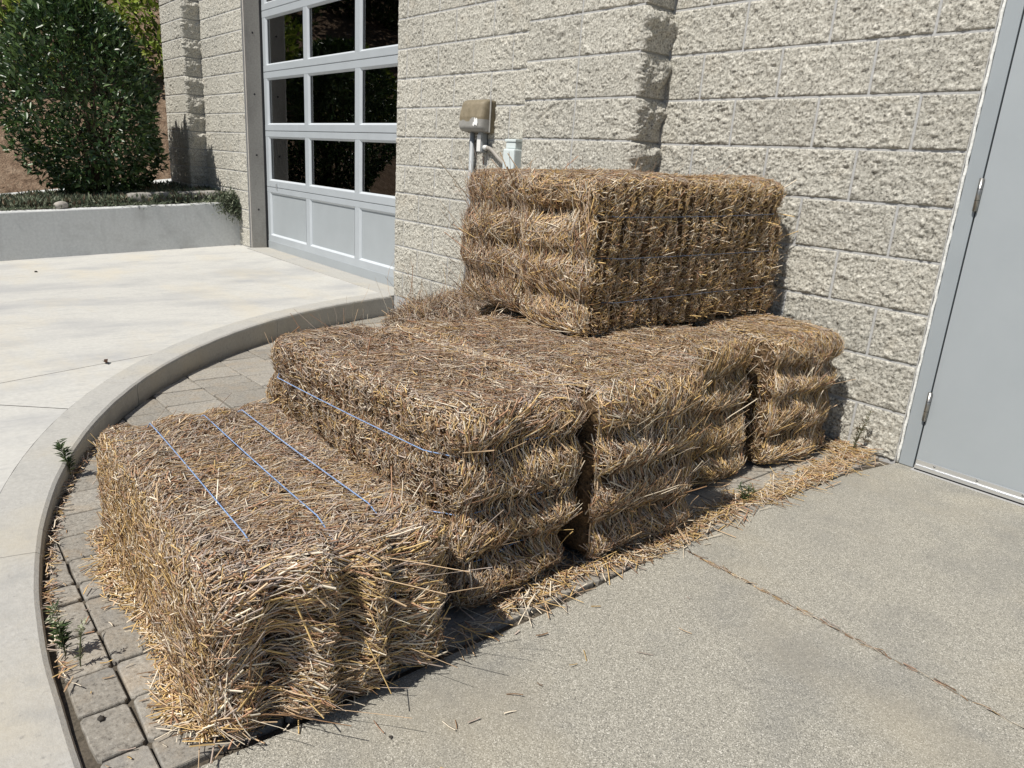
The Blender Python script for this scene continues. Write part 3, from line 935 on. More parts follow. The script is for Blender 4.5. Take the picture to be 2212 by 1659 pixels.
at(jb, (-2.40, -0.0115, 0.92), (-2.262, -0.001, 1.185), 'back_plate', M['white_fit'], 0.003)
at(jb, (-2.378, -0.07, 1.166), (-2.285, -0.0125, 1.205), 'pipe_neck', M['jbox'], 0.006)
at(jb, (-2.384, -0.076, 1.2055), (-2.279, -0.0125, 1.222), 'cap', M['jbox'], 0.004)

# ================================================================== STRAW
PAL = np.array([(0.76, 0.535, 0.235), (0.69, 0.50, 0.315), (0.92, 0.81, 0.64), (0.58, 0.475, 0.40), (0.31, 0.185, 0.10), (0.56, 0.325, 0.20)])
def straw_colors(n, weather, rng, dark=0.0):
    w = np.clip(weather, 0, 1)[:, None] if np.ndim(weather) else np.full((n, 1), weather)
    young = np.array([0.33, 0.27, 0.24, 0.02, 0.10, 0.04])
    old = np.array([0.02, 0.22, 0.16, 0.32, 0.17, 0.11])
    pr = young*(1-w)+old*w
    cum = np.cumsum(pr, 1); cum /= cum[:, -1:]
    k = (rng.random((n, 1)) > cum).sum(1)
    c = PAL[np.clip(k, 0, 5)]*(0.68+0.5*rng.random((n, 1)))
    return c*(1-dark)

def strands(p, d, nrm, L, wid, bend, colr, segs=2, flat=0.7):
    n = len(p)
    d = d/np.linalg.norm(d, axis=1, keepdims=True)
    s = np.cross(d, nrm); s /= (np.linalg.norm(s, axis=1, keepdims=True)+1e-9)
    u = np.cross(s, d)
    t = np.linspace(-0.5, 0.5, segs+1)
    ctr = p[:, None, :] + d[:, None, :]*(L[:, None]*t)[:, :, None] + u[:, None, :]*((bend*L)[:, None]*(-(t*2)**2))[:, :, None]
    ang = np.array([0.5, 2.6, 4.7])
    off = s[:, None, :]*np.cos(ang)[None, :, None] + u[:, None, :]*(flat*np.sin(ang))[None, :, None]
    V = ctr[:, :, None, :] + off[:, None, :, :]*(wid/2)[:, None, None, None]
    m = (segs+1)*3
    V = V.reshape(n*m, 3)
    base = []
    for i in range(segs):
        for k in range(3):
            base.append((i*3+k, i*3+(k+1) % 3, (i+1)*3+(k+1) % 3, (i+1)*3+k))
    base = np.array(base)
    F = (np.arange(n)*m)[:, None, None] + base[None]
    C = np.repeat(colr, m, axis=0)
    return V, F.reshape(-1, 4), C

def join(parts):
    vs, fs, cs, o = [], [], [], 0
    for v, f, c in parts:
        vs.append(v); fs.append(f+o); cs.append(c); o += len(v)
    return np.vstack(vs), np.vstack(fs), np.vstack(cs)

class Bale:
    def __init__(s, L, W, H, seed, slump=0.0, pinch=0.045, gro=1.0):
        s.h = np.array([L/2, W/2, H/2]); s.r = 0.06; s.seed = seed; s.pinch = pinch; s.slump = slump
        rng = np.random.default_rng(seed)
        s.ys = np.array([-0.27, 0.0, 0.27])*W + rng.normal(0, 0.008, 3)
        x = -L/2+0.05; g = []
        while x < L/2-0.04:
            g.append((x, gro*(0.008+0.026*rng.random()**2), (0.0035+0.0045*rng.random())*(1.0 if gro < 1.4 else 1.35))); x += 0.036+0.045*rng.random()
        s.grooves = g
    def surf(s, Q):
        """Q (n,3) on the unit cube surface -> point, normal, face weights |n|^2"""
        h, r = s.h, s.r
        q = Q*h
        inner = np.clip(q, -(h-r), h-r)
        dd = q-inner
        n = dd/(np.linalg.norm(dd, axis=1, keepdims=True)+1e-9)
        pos = inner+n*r
        x, y, z = pos.T
        wx, wy, wz = (n**2).T
        amt = np.zeros(len(pos))
        for yy in s.ys:
            g = np.exp(-((y-yy-0.012*np.sin(z*14+yy*40))/0.022)**2)
            amt += wx*(-0.95*s.pinch*g*(0.75+0.5*vnoise(pos, 5, s.seed+int(yy*1000))))
            amt += wz*(-0.008*np.exp(-((y-yy)/0.02)**2))
        lob = np.abs(np.sin((y/s.h[1]*0.5+0.5)*math.pi*4*0.97))
        amt += wx*0.010*lob
        for gx, dep, gw in s.grooves:
            a = 0.6+0.4*np.sin(y*17+gx*60)
            amt += -wz*dep*a*np.exp(-((x-gx-0.008*np.sin(y*8+gx*30))/gw)**2)
        amt += (0.014+0.014*wx)*vnoise(pos, 5.5, s.seed) + (0.006+0.009*wx)*vnoise(pos, 15, s.seed+1) + 0.005*vnoise(pos, 40, s.seed+2)
        pos = pos+n*amt[:, None]
        return pos, n
    def core(s):
        nx_, ny_, nz_ = 60, 32, 22
        vs, fs, o = [], [], 0
        for ax in range(3):
            for sg in (-1, 1):
                b, c = [(1, 2), (0, 2), (0, 1)][ax]
                nb, nc = [nx_, ny_, nz_][b], [nx_, ny_, nz_][c]
                B, Cc = np.meshgrid(np.linspace(-1, 1, nb+1), np.linspace(-1, 1, nc+1), indexing='ij')
                Q = np.zeros(B.shape+(3,)); Q[..., ax] = sg; Q[..., b] = B; Q[..., c] = Cc
                vs.append(Q.reshape(-1, 3))
                idx = np.arange((nb+1)*(nc+1)).reshape(nb+1, nc+1)+o
                f = np.stack([idx[:-1, :-1], idx[1:, :-1], idx[1:, 1:], idx[:-1, 1:]], -1).reshape(-1, 4)
                if (sg > 0) == (ax == 1): f = f[:, ::-1]
                fs.append(f); o += (nb+1)*(nc+1)
        Q = np.vstack(vs)
        p, n = s.surf(Q)
        return p-n*0.008, np.vstack(fs)

# per face: density per m2, preferred direction (axis mix), jitter deg, tilt deg, length lo/hi, weather, dark
def tube_paths(ctr, upv, wid, colr, flat=0.7):
    """ctr (n,k,3) centre lines, upv (n,k,3) surface normals"""
    n, k, _ = ctr.shape
    d = np.gradient(ctr, axis=1)
    d /= (np.linalg.norm(d, axis=2, keepdims=True)+1e-9)
    s_ = np.cross(d, upv); s_ /= (np.linalg.norm(s_, axis=2, keepdims=True)+1e-9)
    u = np.cross(s_, d)
    ang = np.array([0.5, 2.6, 4.7])
    off = s_[:, :, None, :]*np.cos(ang)[None, None, :, None]+u[:, :, None, :]*(flat*np.sin(ang))[None, None, :, None]
    V = ctr[:, :, None, :]+off*(wid/2)[:, None, None, None]
    m = k*3
    base = np.array([(i*3+j, i*3+(j+1) % 3, (i+1)*3+(j+1) % 3, (i+1)*3+j) for i in range(k-1) for j in range(3)])
    F = (np.arange(n)*m)[:, None, None]+base[None]
    return V.reshape(-1, 3), F.reshape(-1, 4), np.repeat(colr, m, axis=0)

def bale_straw(B, faces, rng, wmul=1.0):
    out = []
    layers = []
    for key, P in faces.items():
        layers.append((key, P))
        ch = P.get('chaff', 0)
        if ch:
            Cc = dict(P); Cc.update(den=ch, jit=70, len=(0.006, 0.032), tilt=(7, 9), wild=0.0, w=0.72, wth=P['wth']+0.10, stiff=1.0, swirl=0.0, K=2, dark=0.10)
            layers.append((key, Cc))
    for key, P in layers:
        ax = 'xyz'.index(key[1]); sg = 1 if key[0] == '+' else -1
        b, c = [(1, 2), (0, 2), (0, 1)][ax]
        hb, hc, ha = B.h[b], B.h[c], B.h[ax]
        n = int(P['den']*4*hb*hc)
        qb = rng.uniform(-hb, hb, n); qc = rng.uniform(-hc, hc, n)
        base = math.atan2(P['dir'][c], P['dir'][b])
        P3 = np.stack([qb, qc, np.full(n, ax*3.0+sg)], -1)
        ang = base+vnoise(P3, 5, B.seed+9)*P.get('swirl', 0.0)+np.radians(rng.normal(0, P['jit'], n))
        Ls = P['len'][0]+(P['len'][1]-P['len'][0])*rng.random(n)**1.3
        wild = rng.random(n) < P.get('wild', 0.02)
        keep = np.ones(n, bool)
        if ax == 0:
            ds = np.min(np.abs(qb[:, None]-B.ys[None]), axis=1)
            Ls = np.where(wild, Ls, np.minimum(Ls, 2.3*ds+0.03))
            keep &= (ds > 0.010) | (rng.random(n) < 0.25)
        if ax == 2 and P.get('slots', 0) > 0:
            gx = np.array([g_[0] for g_ in B.grooves])
            dg = np.min(np.abs(qb[:, None]-gx[None]-0.008*np.sin(qc*8)[:, None]), axis=1)
            keep &= (dg > P.get('sw', 0.0055)) | (rng.random(n) > P['slots'])
        qb, qc, ang, Ls, wild = qb[keep], qc[keep], ang[keep], Ls[keep], wild[keep]
        n = len(qb)
        K = P.get('K') or (4 if P['len'][1] > 0.11 else 3)
        t = np.linspace(-0.5, 0.5, K)
        curl = rng.normal(0, P.get('curl', 0.2), n)
        a2 = ang[:, None]+curl[:, None]*t[None]
        B_ = qb[:, None]+np.cos(a2)*Ls[:, None]*t[None]
        C_ = qc[:, None]+np.sin(a2)*Ls[:, None]*t[None]
        ob = np.clip(np.abs(B_)-hb, 0, None); oc = np.clip(np.abs(C_)-hc, 0, None)
        Q = np.zeros((n, K, 3))
        Q[..., b] = np.clip(B_/hb, -1, 1); Q[..., c] = np.clip(C_/hc, -1, 1)
        Q[..., ax] = sg*np.clip(1-np.maximum(ob, oc)/ha, -1, 1)
        pos, nr = B.surf(Q.reshape(-1, 3))
        pos = pos.reshape(n, K, 3); nr = nr.reshape(n, K, 3)
        tl = np.radians(np.abs(rng.normal(P['tilt'][0], P['tilt'][1], n)))
        tl = np.where(wild, np.radians(rng.uniform(12, 55, n)), tl)
        # one end leaves the surface, the other digs in
        rise = np.tan(np.clip(tl, 0, 1.2))[:, None]*Ls[:, None]*(t[None]+0.30)
        lift = rng.uniform(-0.004, 0.0055, n)[:, None]+np.where(rise < 0, rise*0.5, rise)
        nm = nr[:, K//2:K//2+1, :]
        pos = pos+nm*lift[:, :, None]
        # chord the loose ones so that they stay straight
        stiff = np.where(wild, 0.9, P.get('stiff', 0.25))[:, None, None]
        chord = pos[:, :1]+(pos[:, -1:]-pos[:, :1])*np.linspace(0, 1, K)[None, :, None]
        pos = pos*(1-stiff)+chord*stiff
        wid = (0.0013+0.0040*rng.random(n)**2.2)*wmul*P.get('w', 1.0)
        pm = pos[:, K//2]
        wth = P['wth']+0.30*vnoise(pm, 4, B.seed+5)+0.2*vnoise(pm, 13, B.seed+6)
        cc = straw_colors(n, wth, rng, P.get('dark', 0.0))
        out.append(tube_paths(pos, nr, wid, cc))
    return join(out)

def make_bale(label, base, yaw, pitch, roll, dims, mode, seed, faces, twine=None, pinch=0.045, gro=1.0, lift=0.010, group='straw bales in the heap'):
    L, W, H = dims
    B = Bale(L, W, H, seed, pinch=pinch, gro=gro)
    root = empty('straw_bale', base)
    root.rotation_euler = (roll, pitch, yaw)
    tag(root, label, 'straw bale', group)
    if mode == 'flat':
        R = np.eye(3); off = np.array([0, 0, H/2])
    else:
        R = np.array([[1, 0, 0], [0, 0, -1], [0, 1, 0]], float); off = np.array([0, 0, W/2])
    rng = np.random.default_rng(seed+100)
    v, f = B.core()
    me = np_mesh('packed_body', v@R.T+off, f)
    link('packed_body', me, M['core'], root, smooth=True)
    v, f, c = bale_straw(B, faces, rng)
    v = v@R.T+off
    v[:, 2] = np.maximum(v[:, 2], 0.001)
    me = np_mesh('straw', v, f, c)
    o = link('straw', me, M['straw'], root)
    o['kind'] = 'stuff'
    if twine:
        for yy in B.ys:
            Q = []
            yq = yy/B.h[1]
            hx, hz = B.h[0], B.h[2]
            per = []
            for t in np.linspace(-1, 1, 60)[:-1]: per.append((t, 1))
            for t in np.linspace(1, -1, 26)[:-1]: per.append((1, t))
            for t in np.linspace(1, -1, 60)[:-1]: per.append((t, -1))
            for t in np.linspace(-1, 1, 26)[:-1]: per.append((-1, t))
            Q = np.array([(a, yq+0.004*math.sin(i*0.06+seed+yy*9)/B.h[1], b_) for i, (a, b_) in enumerate(per)])
            p, n = B.surf(Q)
            onf = np.abs(n[:, 2]) > 0.5
            for _ in range(10):
                p = 0.25*np.roll(p, 1, 0)+0.5*p+0.25*np.roll(p, -1, 0)
            e = np.clip((B.h[0]*0.86-np.abs(p[:, 0]))/0.05, 0, 1)
            p[:, 2] = np.where(onf, np.sign(p[:, 2])*(np.abs(p[:, 2])*(1-e)+(B.h[2]+lift)*e), p[:, 2])
            p = p+n*0.003
            p = p@R.T+off
            tube('twine', [tuple(a) for a in p], 0.0015, twine, root, 6, closed=True)
    return root

Xd, Yd, Zd = (1, 0, 0), (0, 1, 0), (0, 0, 1)
def F_end(den=9500, wth=0.55, **k):
    d = dict(den=den, dir=(0, 1, 0.0), jit=27, tilt=(4, 6), len=(0.035, 0.125), wth=wth, wild=0.025, swirl=0.8, stiff=0.55, curl=0.12, chaff=14000); d.update(k); return d
def F_str(den=10000, wth=0.4, **k):
    d = dict(den=den, dir=(0.1, 1, 0), jit=45, tilt=(8, 12), len=(0.010, 0.045), wth=wth, wild=0.02, stiff=0.7, curl=0.1, chaff=0); d.update(k); return d
def F_nar(den=9000, wth=0.75, **k):
    d = dict(den=den, dir=(0.5, 0, 0.8), jit=42, tilt=(2, 4), len=(0.02, 0.095), wth=wth, wild=0.008, swirl=1.4, stiff=0.55, curl=0.15, chaff=20000, w=0.85); d.update(k); return d

# front bale, lying flat with its strings up
make_bale('front bale lying flat with three bright blue strings across its top', (-0.35, -2.457, paver_z(-0.33)), math.radians(-2.0), math.radians(-2.9), 0, (1.06, 0.505, 0.35), 'flat', 21,
          {'+z': F_str(den=11000, wth=0.78, jit=34, tilt=(2, 4), len=(0.02, 0.085), wild=0.006, swirl=0.7, stiff=0.5, w=0.8, chaff=36000),
           '+x': F_end(den=13000, wth=0.42, len=(0.04, 0.15), chaff=16000), '-y': F_nar(den=12000, wth=0.08, dir=(0.3, 0, 1), jit=60, tilt=(6, 9), len=(0.012, 0.05), wild=0.012, chaff=36000),
           '-x': F_end(den=4000, chaff=4000), '+y': F_nar(den=4000, wth=0.5, chaff=4000)}, M['twine_blue'], pinch=0.055, gro=0.6, lift=0.010)
# bottom layer, set on edge with their ends towards the walk
make_bale('bottom-layer bale just behind the front one, blue strings on its side', (-0.475, -1.93, paver_z(-0.47)), math.radians(1.5), math.radians(-2.4), 0, (1.08, 0.525, 0.40), 'edge', 33,
          {'+z': F_str(den=9000, wth=0.55, len=(0.010, 0.036), jit=50, slots=0.85, tilt=(12, 14), chaff=30000), '+x': F_end(den=12000, wth=0.55), '+y': F_nar(den=11000, wth=0.95, chaff=28000), '-x': F_end(den=4000, chaff=4000)},
          M['twine_blue'], pinch=0.05, gro=1.5, lift=0.014)
make_bale('weathered bale in the bottom layer, broad end jutting over the straw litter', (-0.455, -1.443, paver_z(-0.46)), math.radians(-1.0), math.radians(-2.2), 0, (1.09, 0.525, 0.475), 'edge', 47,
          {'+x': F_end(den=12000, wth=0.45, jit=30, wild=0.05), '+y': F_nar(den=11000, wth=0.85, chaff=24000), '-z': F_str(den=3000, chaff=6000), '-x': F_end(den=3000, chaff=3000)}, None, pinch=0.05)
make_bale('golden bale set back in shade in the bottom layer', (-0.64, -0.905, paver_z(-0.64)), math.radians(0.5), math.radians(-2.0), 0, (1.07, 0.53, 0.52), 'edge', 58,
          {'+x': F_end(den=12000, wth=0.10), '+y': F_nar(den=10000, wth=0.50, chaff=14000), '-z': F_str(den=3000, chaff=4000)}, None, pinch=0.05)
make_bale('bottom-layer bale in the corner against the wall, nearest the grey door', (-0.57, -0.345, paver_z(-0.57)), math.radians(-1.5), math.radians(-1.6), 0, (1.06, 0.53, 0.46), 'edge', 63,
          {'+x': F_end(den=12000, wth=0.30), '+y': F_nar(den=10000, wth=0.45, chaff=14000), '+z': F_str(den=3000, chaff=5000)}, None, pinch=0.05)
# top layer, turned across the lower ones (length runs into the wall)
make_bale('top bale facing the grey door, dark strings along its long side', (-0.612, -0.665, 0.505), math.radians(90-1.5), math.radians(-1.2), math.radians(0.5), (1.16, 0.56, 0.37), 'edge', 71,
          {'+z': F_str(den=11000, wth=0.0, len=(0.010, 0.036), jit=60, tilt=(20, 18), wild=0.04, slots=0.95, sw=0.0075, chaff=30000), '-x': F_end(den=12000, wth=0.5, jit=34, wild=0.06), '+y': F_nar(den=9000, wth=0.55, wild=0.006, chaff=10000), '+x': F_end(den=5000, wth=0.2, chaff=5000)},
          M['twine_grey'], pinch=0.032, gro=2.0, lift=0.019)
make_bale('top bale farther from the grey door, shaggy weathered end below the pale box', (-1.055, -0.64, 0.500), math.radians(90+2.5), math.radians(-0.8), 0.0, (1.12, 0.55, 0.41), 'edge', 85,
          {'-x': F_end(den=12000, wth=0.8, jit=34, len=(0.05, 0.18), wild=0.10, dark=0.08), '+y': F_nar(den=9000, wth=0.75, wild=0.006, chaff=9000), '-z': F_str(den=2500, wth=0.5, chaff=4000)}, None, pinch=0.032)

# slumped, burst bale behind the heap
def mound():
    root = empty('collapsed_bale', (-1.95, -0.45, paver_z(-1.95)))
    tag(root, 'collapsed grey straw bale rotting between heap, curb and wall', 'straw bale')
    nx_, ny_ = 60, 40
    U, V = np.meshgrid(np.linspace(-1, 1, nx_+1), np.linspace(-1, 1, ny_+1), indexing='ij')
    X = U*0.86; Y = V*0.42
    def hgt(X, Y):
        e = np.clip(1-(np.abs(X/0.86)**3+np.abs(Y/0.42)**3.2), 0, 1)**0.5
        P = np.stack([X, Y, 0*X], -1)
        base = 0.35+0.10*np.clip((X+0.3)/0.8, -0.6, 1)
        return e*(base+0.055*vnoise(P, 5, 3)+0.03*vnoise(P, 13, 4))
    Z = hgt(X, Y)
    idx = np.arange((nx_+1)*(ny_+1)).reshape(nx_+1, ny_+1)
    f = np.stack([idx[:-1, :-1], idx[1:, :-1], idx[1:, 1:], idx[:-1, 1:]], -1).reshape(-1, 4)
    me = np_mesh('packed_body', np.stack([X, Y, Z-0.01], -1).reshape(-1, 3), f)
    link('packed_body', me, M['core'], root, smooth=True)
    rng = np.random.default_rng(9)
    n = 9500
    x = rng.uniform(-0.86, 0.86, n); y = rng.uniform(-0.42, 0.42, n)
    e = 0.01
    z = hgt(x, y)
    nr = np.stack([-(hgt(x+e, y)-z)/e, -(hgt(x, y+e)-z)/e, np.ones(n)], -1); nr /= np.linalg.norm(nr, axis=1, keepdims=True)
    a = rng.uniform(0, 2*math.pi, n)
    d = np.stack([np.cos(a), np.sin(a), 0*a], -1); d -= nr*(d*nr).sum(1, keepdims=True)
    d /= np.linalg.norm(d, axis=1, keepdims=True)
    tl = np.radians(np.abs(rng.normal(12, 22, n)))
    d = d*np.cos(tl)[:, None]+nr*np.sin(tl)[:, None]
    L = rng.uniform(0.04, 0.15, n)
    p = np.stack([x, y, z], -1)+nr*(0.45*np.sin(tl)*L)[:, None]
    v, f, c = strands(p, d, nr, L, rng.uniform(0.0025, 0.005, n), rng.normal(0.05, 0.05, n), straw_colors(n, 0.95, rng, 0.25))
    o = link('straw', np_mesh('straw', v, f, c), M['straw'], root); o['kind'] = 'stuff'
mound()

# loose straw on the ground
rng = np.random.default_rng(77)
parts = []
def litter(n, fx, wth, L=(0.03, 0.13), thick=0.012):
    xy = fx(n)
    m = len(xy)
    x, y = xy.T
    zg = np.where(x < SLX-0.01, -0.04*(0.15-x), 0.0)
    a = rng.uniform(0, 2*math.pi, m)
    d = np.stack([np.cos(a), np.sin(a), rng.normal(0, 0.12, m)], -1)
    nr = np.tile(np.array([[0, 0, 1.0]]), (m, 1))
    Ls = rng.uniform(L[0], L[1], m)
    p = np.stack([x, y, zg+0.003+rng.random(m)*thick+np.abs(d[:, 2])*Ls*0.4], -1)
    parts.append(strands(p, d, nr, Ls, rng.uniform(0.002, 0.0042, m), rng.normal(0.0, 0.06, m), straw_colors(m, wth, rng)))
def edge_band(n):          # along the walk's edge
    y = rng.uniform(-2.02, -0.06, n)
    x = SLX-0.03-np.abs(rng.normal(0, 0.05, n))+0.014*np.sin(y*8)+0.008*np.sin(y*23)
    return np.stack([x, y], -1)
litter(1600, edge_band, 0.15, (0.02, 0.10))
litter(260, lambda n: np.stack([rng.normal(0.135, 0.018, n), rng.uniform(-2.75, -0.05, n)], -1), 0.3, (0.04, 0.12), 0.006)
litter(260, lambda n: np.stack([rng.uniform(-0.06, 0.10, n), np.minimum(-0.02, rng.normal(-0.07, 0.05, n))], -1), 0.1, (0.04, 0.14), 0.02)
litter(1100, lambda n: np.stack([rng.uniform(-0.9, 0.12, n), -2.702-np.abs(rng.normal(0, 0.013, n))-0.012*np.sin(rng.uniform(0, 6, n))], -1), 0.0, (0.012, 0.05), 0.03)
litter(330, lambda n: np.stack([rng.normal(-0.60, 0.07, n), rng.normal(-2.733, 0.016, n)], -1), 0.0, (0.015, 0.05), 0.025)
litter(260, lambda n: np.stack([rng.normal(-0.02, 0.05, n), rng.normal(-2.735, 0.014, n)], -1), 0.0, (0.02, 0.08), 0.02)
litter(40, lambda n: np.stack([rng.uniform(-1.2, 0.12, n), -2.75-rng.random(n)*0.14], -1), 0.4, (0.008, 0.03), 0.001)
th = rng.uniform(-0.25, 0.06, 130)
def by_curb(n):
    s = rng.uniform(-1.6, 0.0, n)
    pts = np.array([curb_path(a)[0]-curb_path(a)[1]*(0.012+abs(rng.normal(0, 0.008))) for a in s])
    return pts
litter(240, by_curb, 0.75, (0.015, 0.05), 0.012)
litter(70, lambda n: np.stack([rng.uniform(0.15, 0.45, n), rng.uniform(-2.6, -1.2, n)], -1)[rng.random(n) < 0.25], 0.5, (0.01, 0.04), 0.001)
def over_seam(n, y0, sd, z0):
    x = rng.uniform(-0.98, -0.02, n)
    y = y0+rng.normal(0, sd, n)
    z = z0+0.04*(x+0.47)+rng.uniform(-0.012, 0.008, n)-0.5*np.abs(y-y0)*0.1
    a = rng.uniform(0, 2*math.pi, n)
    d = np.stack([np.cos(a), np.sin(a), rng.normal(0, 0.06, n)], -1)
    parts.append(strands(np.stack([x, y, z], -1), d, np.tile([[0, 0, 1.0]], (n, 1)), rng.uniform(0.03, 0.11, n), rng.uniform(0.0016, 0.004, n), rng.normal(0.03, 0.05, n), straw_colors(n, 0.85, rng)))
over_seam(1500, -1.705, 0.030, 0.493)
over_seam(1000, -1.185, 0.028, 0.497)
v, f, c = join(parts)
tag(link('loose_straw', np_mesh('loose_straw', v, f, c), M['straw']), 'loose golden straw scattered round the bales and along the walk edge', 'straw', kind='stuff')
# joint straw: a thin trail in the walk's joint
n = 130
x = 0.17+np.abs(rng.normal(0, 0.5, n))
v, f, c = strands(np.stack([x, -1.352+rng.normal(0, 0.004, n), np.full(n, 0.002)], -1), np.stack([np.ones(n), rng.normal(0, 0.25, n), rng.normal(0, 0.05, n)], -1),
                  np.tile([[0, 0, 1.0]], (n, 1)), rng.uniform(0.01, 0.05, n), rng.uniform(0.0015, 0.003, n), rng.normal(0, 0.05, n), straw_colors(n, 0.6, rng, 0.2))
tag(link('joint_debris', np_mesh('joint_debris', v, f, c), M['straw']), 'thin trail of chaff caught in the joint of the walk', 'chaff', kind='stuff')

# ================================================================== PLANTS
def leaves(p, d, nrm, L, W, colr, fold=0.25):
    n = len(p)
    d = d/np.linalg.norm(d, axis=1, keepdims=True)
    s = np.cross(d, nrm); s /= (np.linalg.norm(s, axis=1, keepdims=True)+1e-9)
    u = np.cross(s, d)
    a = p; m1 = p+d*(L*0.45)[:, None]; t = p+d*L[:, None]-u*(L*0.12)[:, None]
    l = m1+s*(W/2)[:, None]+u*(W*fold)[:, None]
    r = m1-s*(W/2)[:, None]+u*(W*fold)[:, None]
    V = np.stack([a, l, t, r], 1).reshape(-1, 3)
    k = (np.arange(n)*4)[:, None]
    F = np.vstack([k+np.array([[0, 2, 1]]), k+np.array([[0, 3, 2]])])
    return V, F, np.repeat(colr, 4, axis=0)

def unit(v): return v/(np.linalg.norm(v, axis=1, keepdims=True)+1e-9)

def crown_points(n, prof, seed, rng, shell=0.55, lump=0.36):
    """prof(t)->(cx,cy,rx,ry) for t in 0..1 and z; returns offsets + outward direction"""
    t = rng.random(n)**0.9
    a = rng.uniform(0, 2*math.pi, n)
    rr = np.where(rng.random(n) < shell, rng.uniform(0.86, 1.0, n), np.sqrt(rng.random(n)))
    out = []
    R = prof(t)
    dirs = np.stack([np.cos(a), np.sin(a), (t-0.45)*1.2], -1)
    k = 1+lump*vnoise(dirs, 2.6, seed)+0.5*lump*vnoise(dirs, 6, seed+1)
    x = np.cos(a)*R*rr*k; y = np.sin(a)*R*rr*k
    return x, y, t, unit(dirs), rr

def shrub(name, label, cat, base, H, R, nleaf, ll, pal, seed, mat, prof=None, trunk_r=0.03, stems=4, group=None, shell=0.6, lean=0.0):
    rng = np.random.default_rng(seed)
    root = empty(name, base)
    tag(root, label, cat, group)
    prof = prof or (lambda t: R*np.sqrt(np.clip(1-((t-0.5)/0.52)**2, 0.02, 1)))
    x, y, t, dirs, rr = crown_points(nleaf, prof, seed, rng, shell)
    z = t*H
    y = y+lean*t
    p = np.stack([x, y, z], -1)
    d = unit(dirs*0.7+rng.normal(0, 0.55, (nleaf, 3))+np.array([0, 0, 0.35]))
    nr = unit(rng.normal(0, 0.5, (nleaf, 3))+np.array([0, 0, 0.8])+dirs*0.6)
    L = rng.uniform(ll*0.65, ll*1.25, nleaf)
    pal = np.array(pal)
    c = pal[rng.integers(0, len(pal), nleaf)]*(0.7+0.6*rng.random((nleaf, 1)))
    v, f, c = leaves(p, d, nr, L, L*rng.uniform(0.34, 0.46, nleaf), c)
    link('crown', np_mesh('crown', v, f, c), mat, root)
    for k in range(stems):
        a = rng.uniform(0, 6.28); b_ = rng.uniform(0.2, 0.6)*R
        pts = [(0.12*R*math.cos(a), 0.12*R*math.sin(a), -0.05), (0.3*b_*math.cos(a), 0.3*b_*math.sin(a), H*0.25), (0.7*b_*math.cos(a+0.2), 0.7*b_*math.sin(a+0.2), H*0.5), (b_*math.cos(a+0.3), b_*math.sin(a+0.3), H*0.82)]
        tube('trunk', pts, [trunk_r, trunk_r*0.8, trunk_r*0.55, trunk_r*0.2], M['bark'], root, 7)
    return root

# big clipped evergreen in the planter
bx, by = -8.25, -1.20
def bush_prof(t):
    return np.interp(t, [0, 0.05, 0.2, 0.45, 0.7, 0.9, 1.0], [0.30, 0.46, 0.68, 0.82, 0.72, 0.46, 0.16])
shrub('evergreen_bush', 'tall dark glossy evergreen bush in the raised planter', 'bush', (bx, by, 0.47), 1.98, 0.8, 13000, 0.082,
      [(0.03, 0.065, 0.022), (0.045, 0.085, 0.028), (0.065, 0.115, 0.036), (0.03, 0.055, 0.02), (0.09, 0.14, 0.04)], 5, M['leaf'], bush_prof, 0.028, 7, shell=0.45, lean=-0.10)

# shrubs up the hillside
lime = [(0.26, 0.33, 0.05), (0.18, 0.25, 0.04), (0.33, 0.38, 0.08), (0.10, 0.15, 0.03)]
deep = [(0.05, 0.085, 0.025), (0.075, 0.115, 0.035), (0.035, 0.06, 0.02)]
hs = [(-11.6, -3.1, 1.5, 1.0, lime, 'bright lime-green shrub on the slope at the left edge'),
      (-11.9, -1.2, 1.5, 1.1, lime, 'bright lime-green shrub on the slope showing above the evergreen bush'),
      (-11.9, 0.8, 1.6, 1.2, lime, 'bright lime-green shrub on the slope between evergreen bush and wall'),
      (-14.6, -2.4, 2.0, 1.7, deep, 'dark shrub high on the slope, above the lime shrub at the left edge'),
      (-14.6, 1.6, 2.0, 1.7, deep, 'dark shrub high on the slope, just left of the wall')]
for i, (x, y, H, R, pal, lab) in enumerate(hs):
    shrub('hillside_shrub', lab, 'shrub', (x, y, hill_z(x, y)-0.1), H, R, 3200, 0.15, pal, 40+i, M['dull_leaf'], None, 0.04, 4, 'shrubs on the slope')
ts = [(-16.5, -6.0, 3.6, 2.0), (-15.6, -9.2, 4.2, 2.3), (-17.0, -3.6, 3.4, 1.9), (-14.0, -12.5, 4.2, 2.4)]
for i, (x, y, H, R) in enumerate(ts):
    shrub('hillside_tree', 'dark tree on the slope, seen mirrored in the garage panes', 'tree', (x, y, hill_z(x, y)-0.15), H, R, 3600, 0.24, deep, 70+i, M['dull_leaf'], None, 0.09, 4, 'trees mirrored in the garage panes')

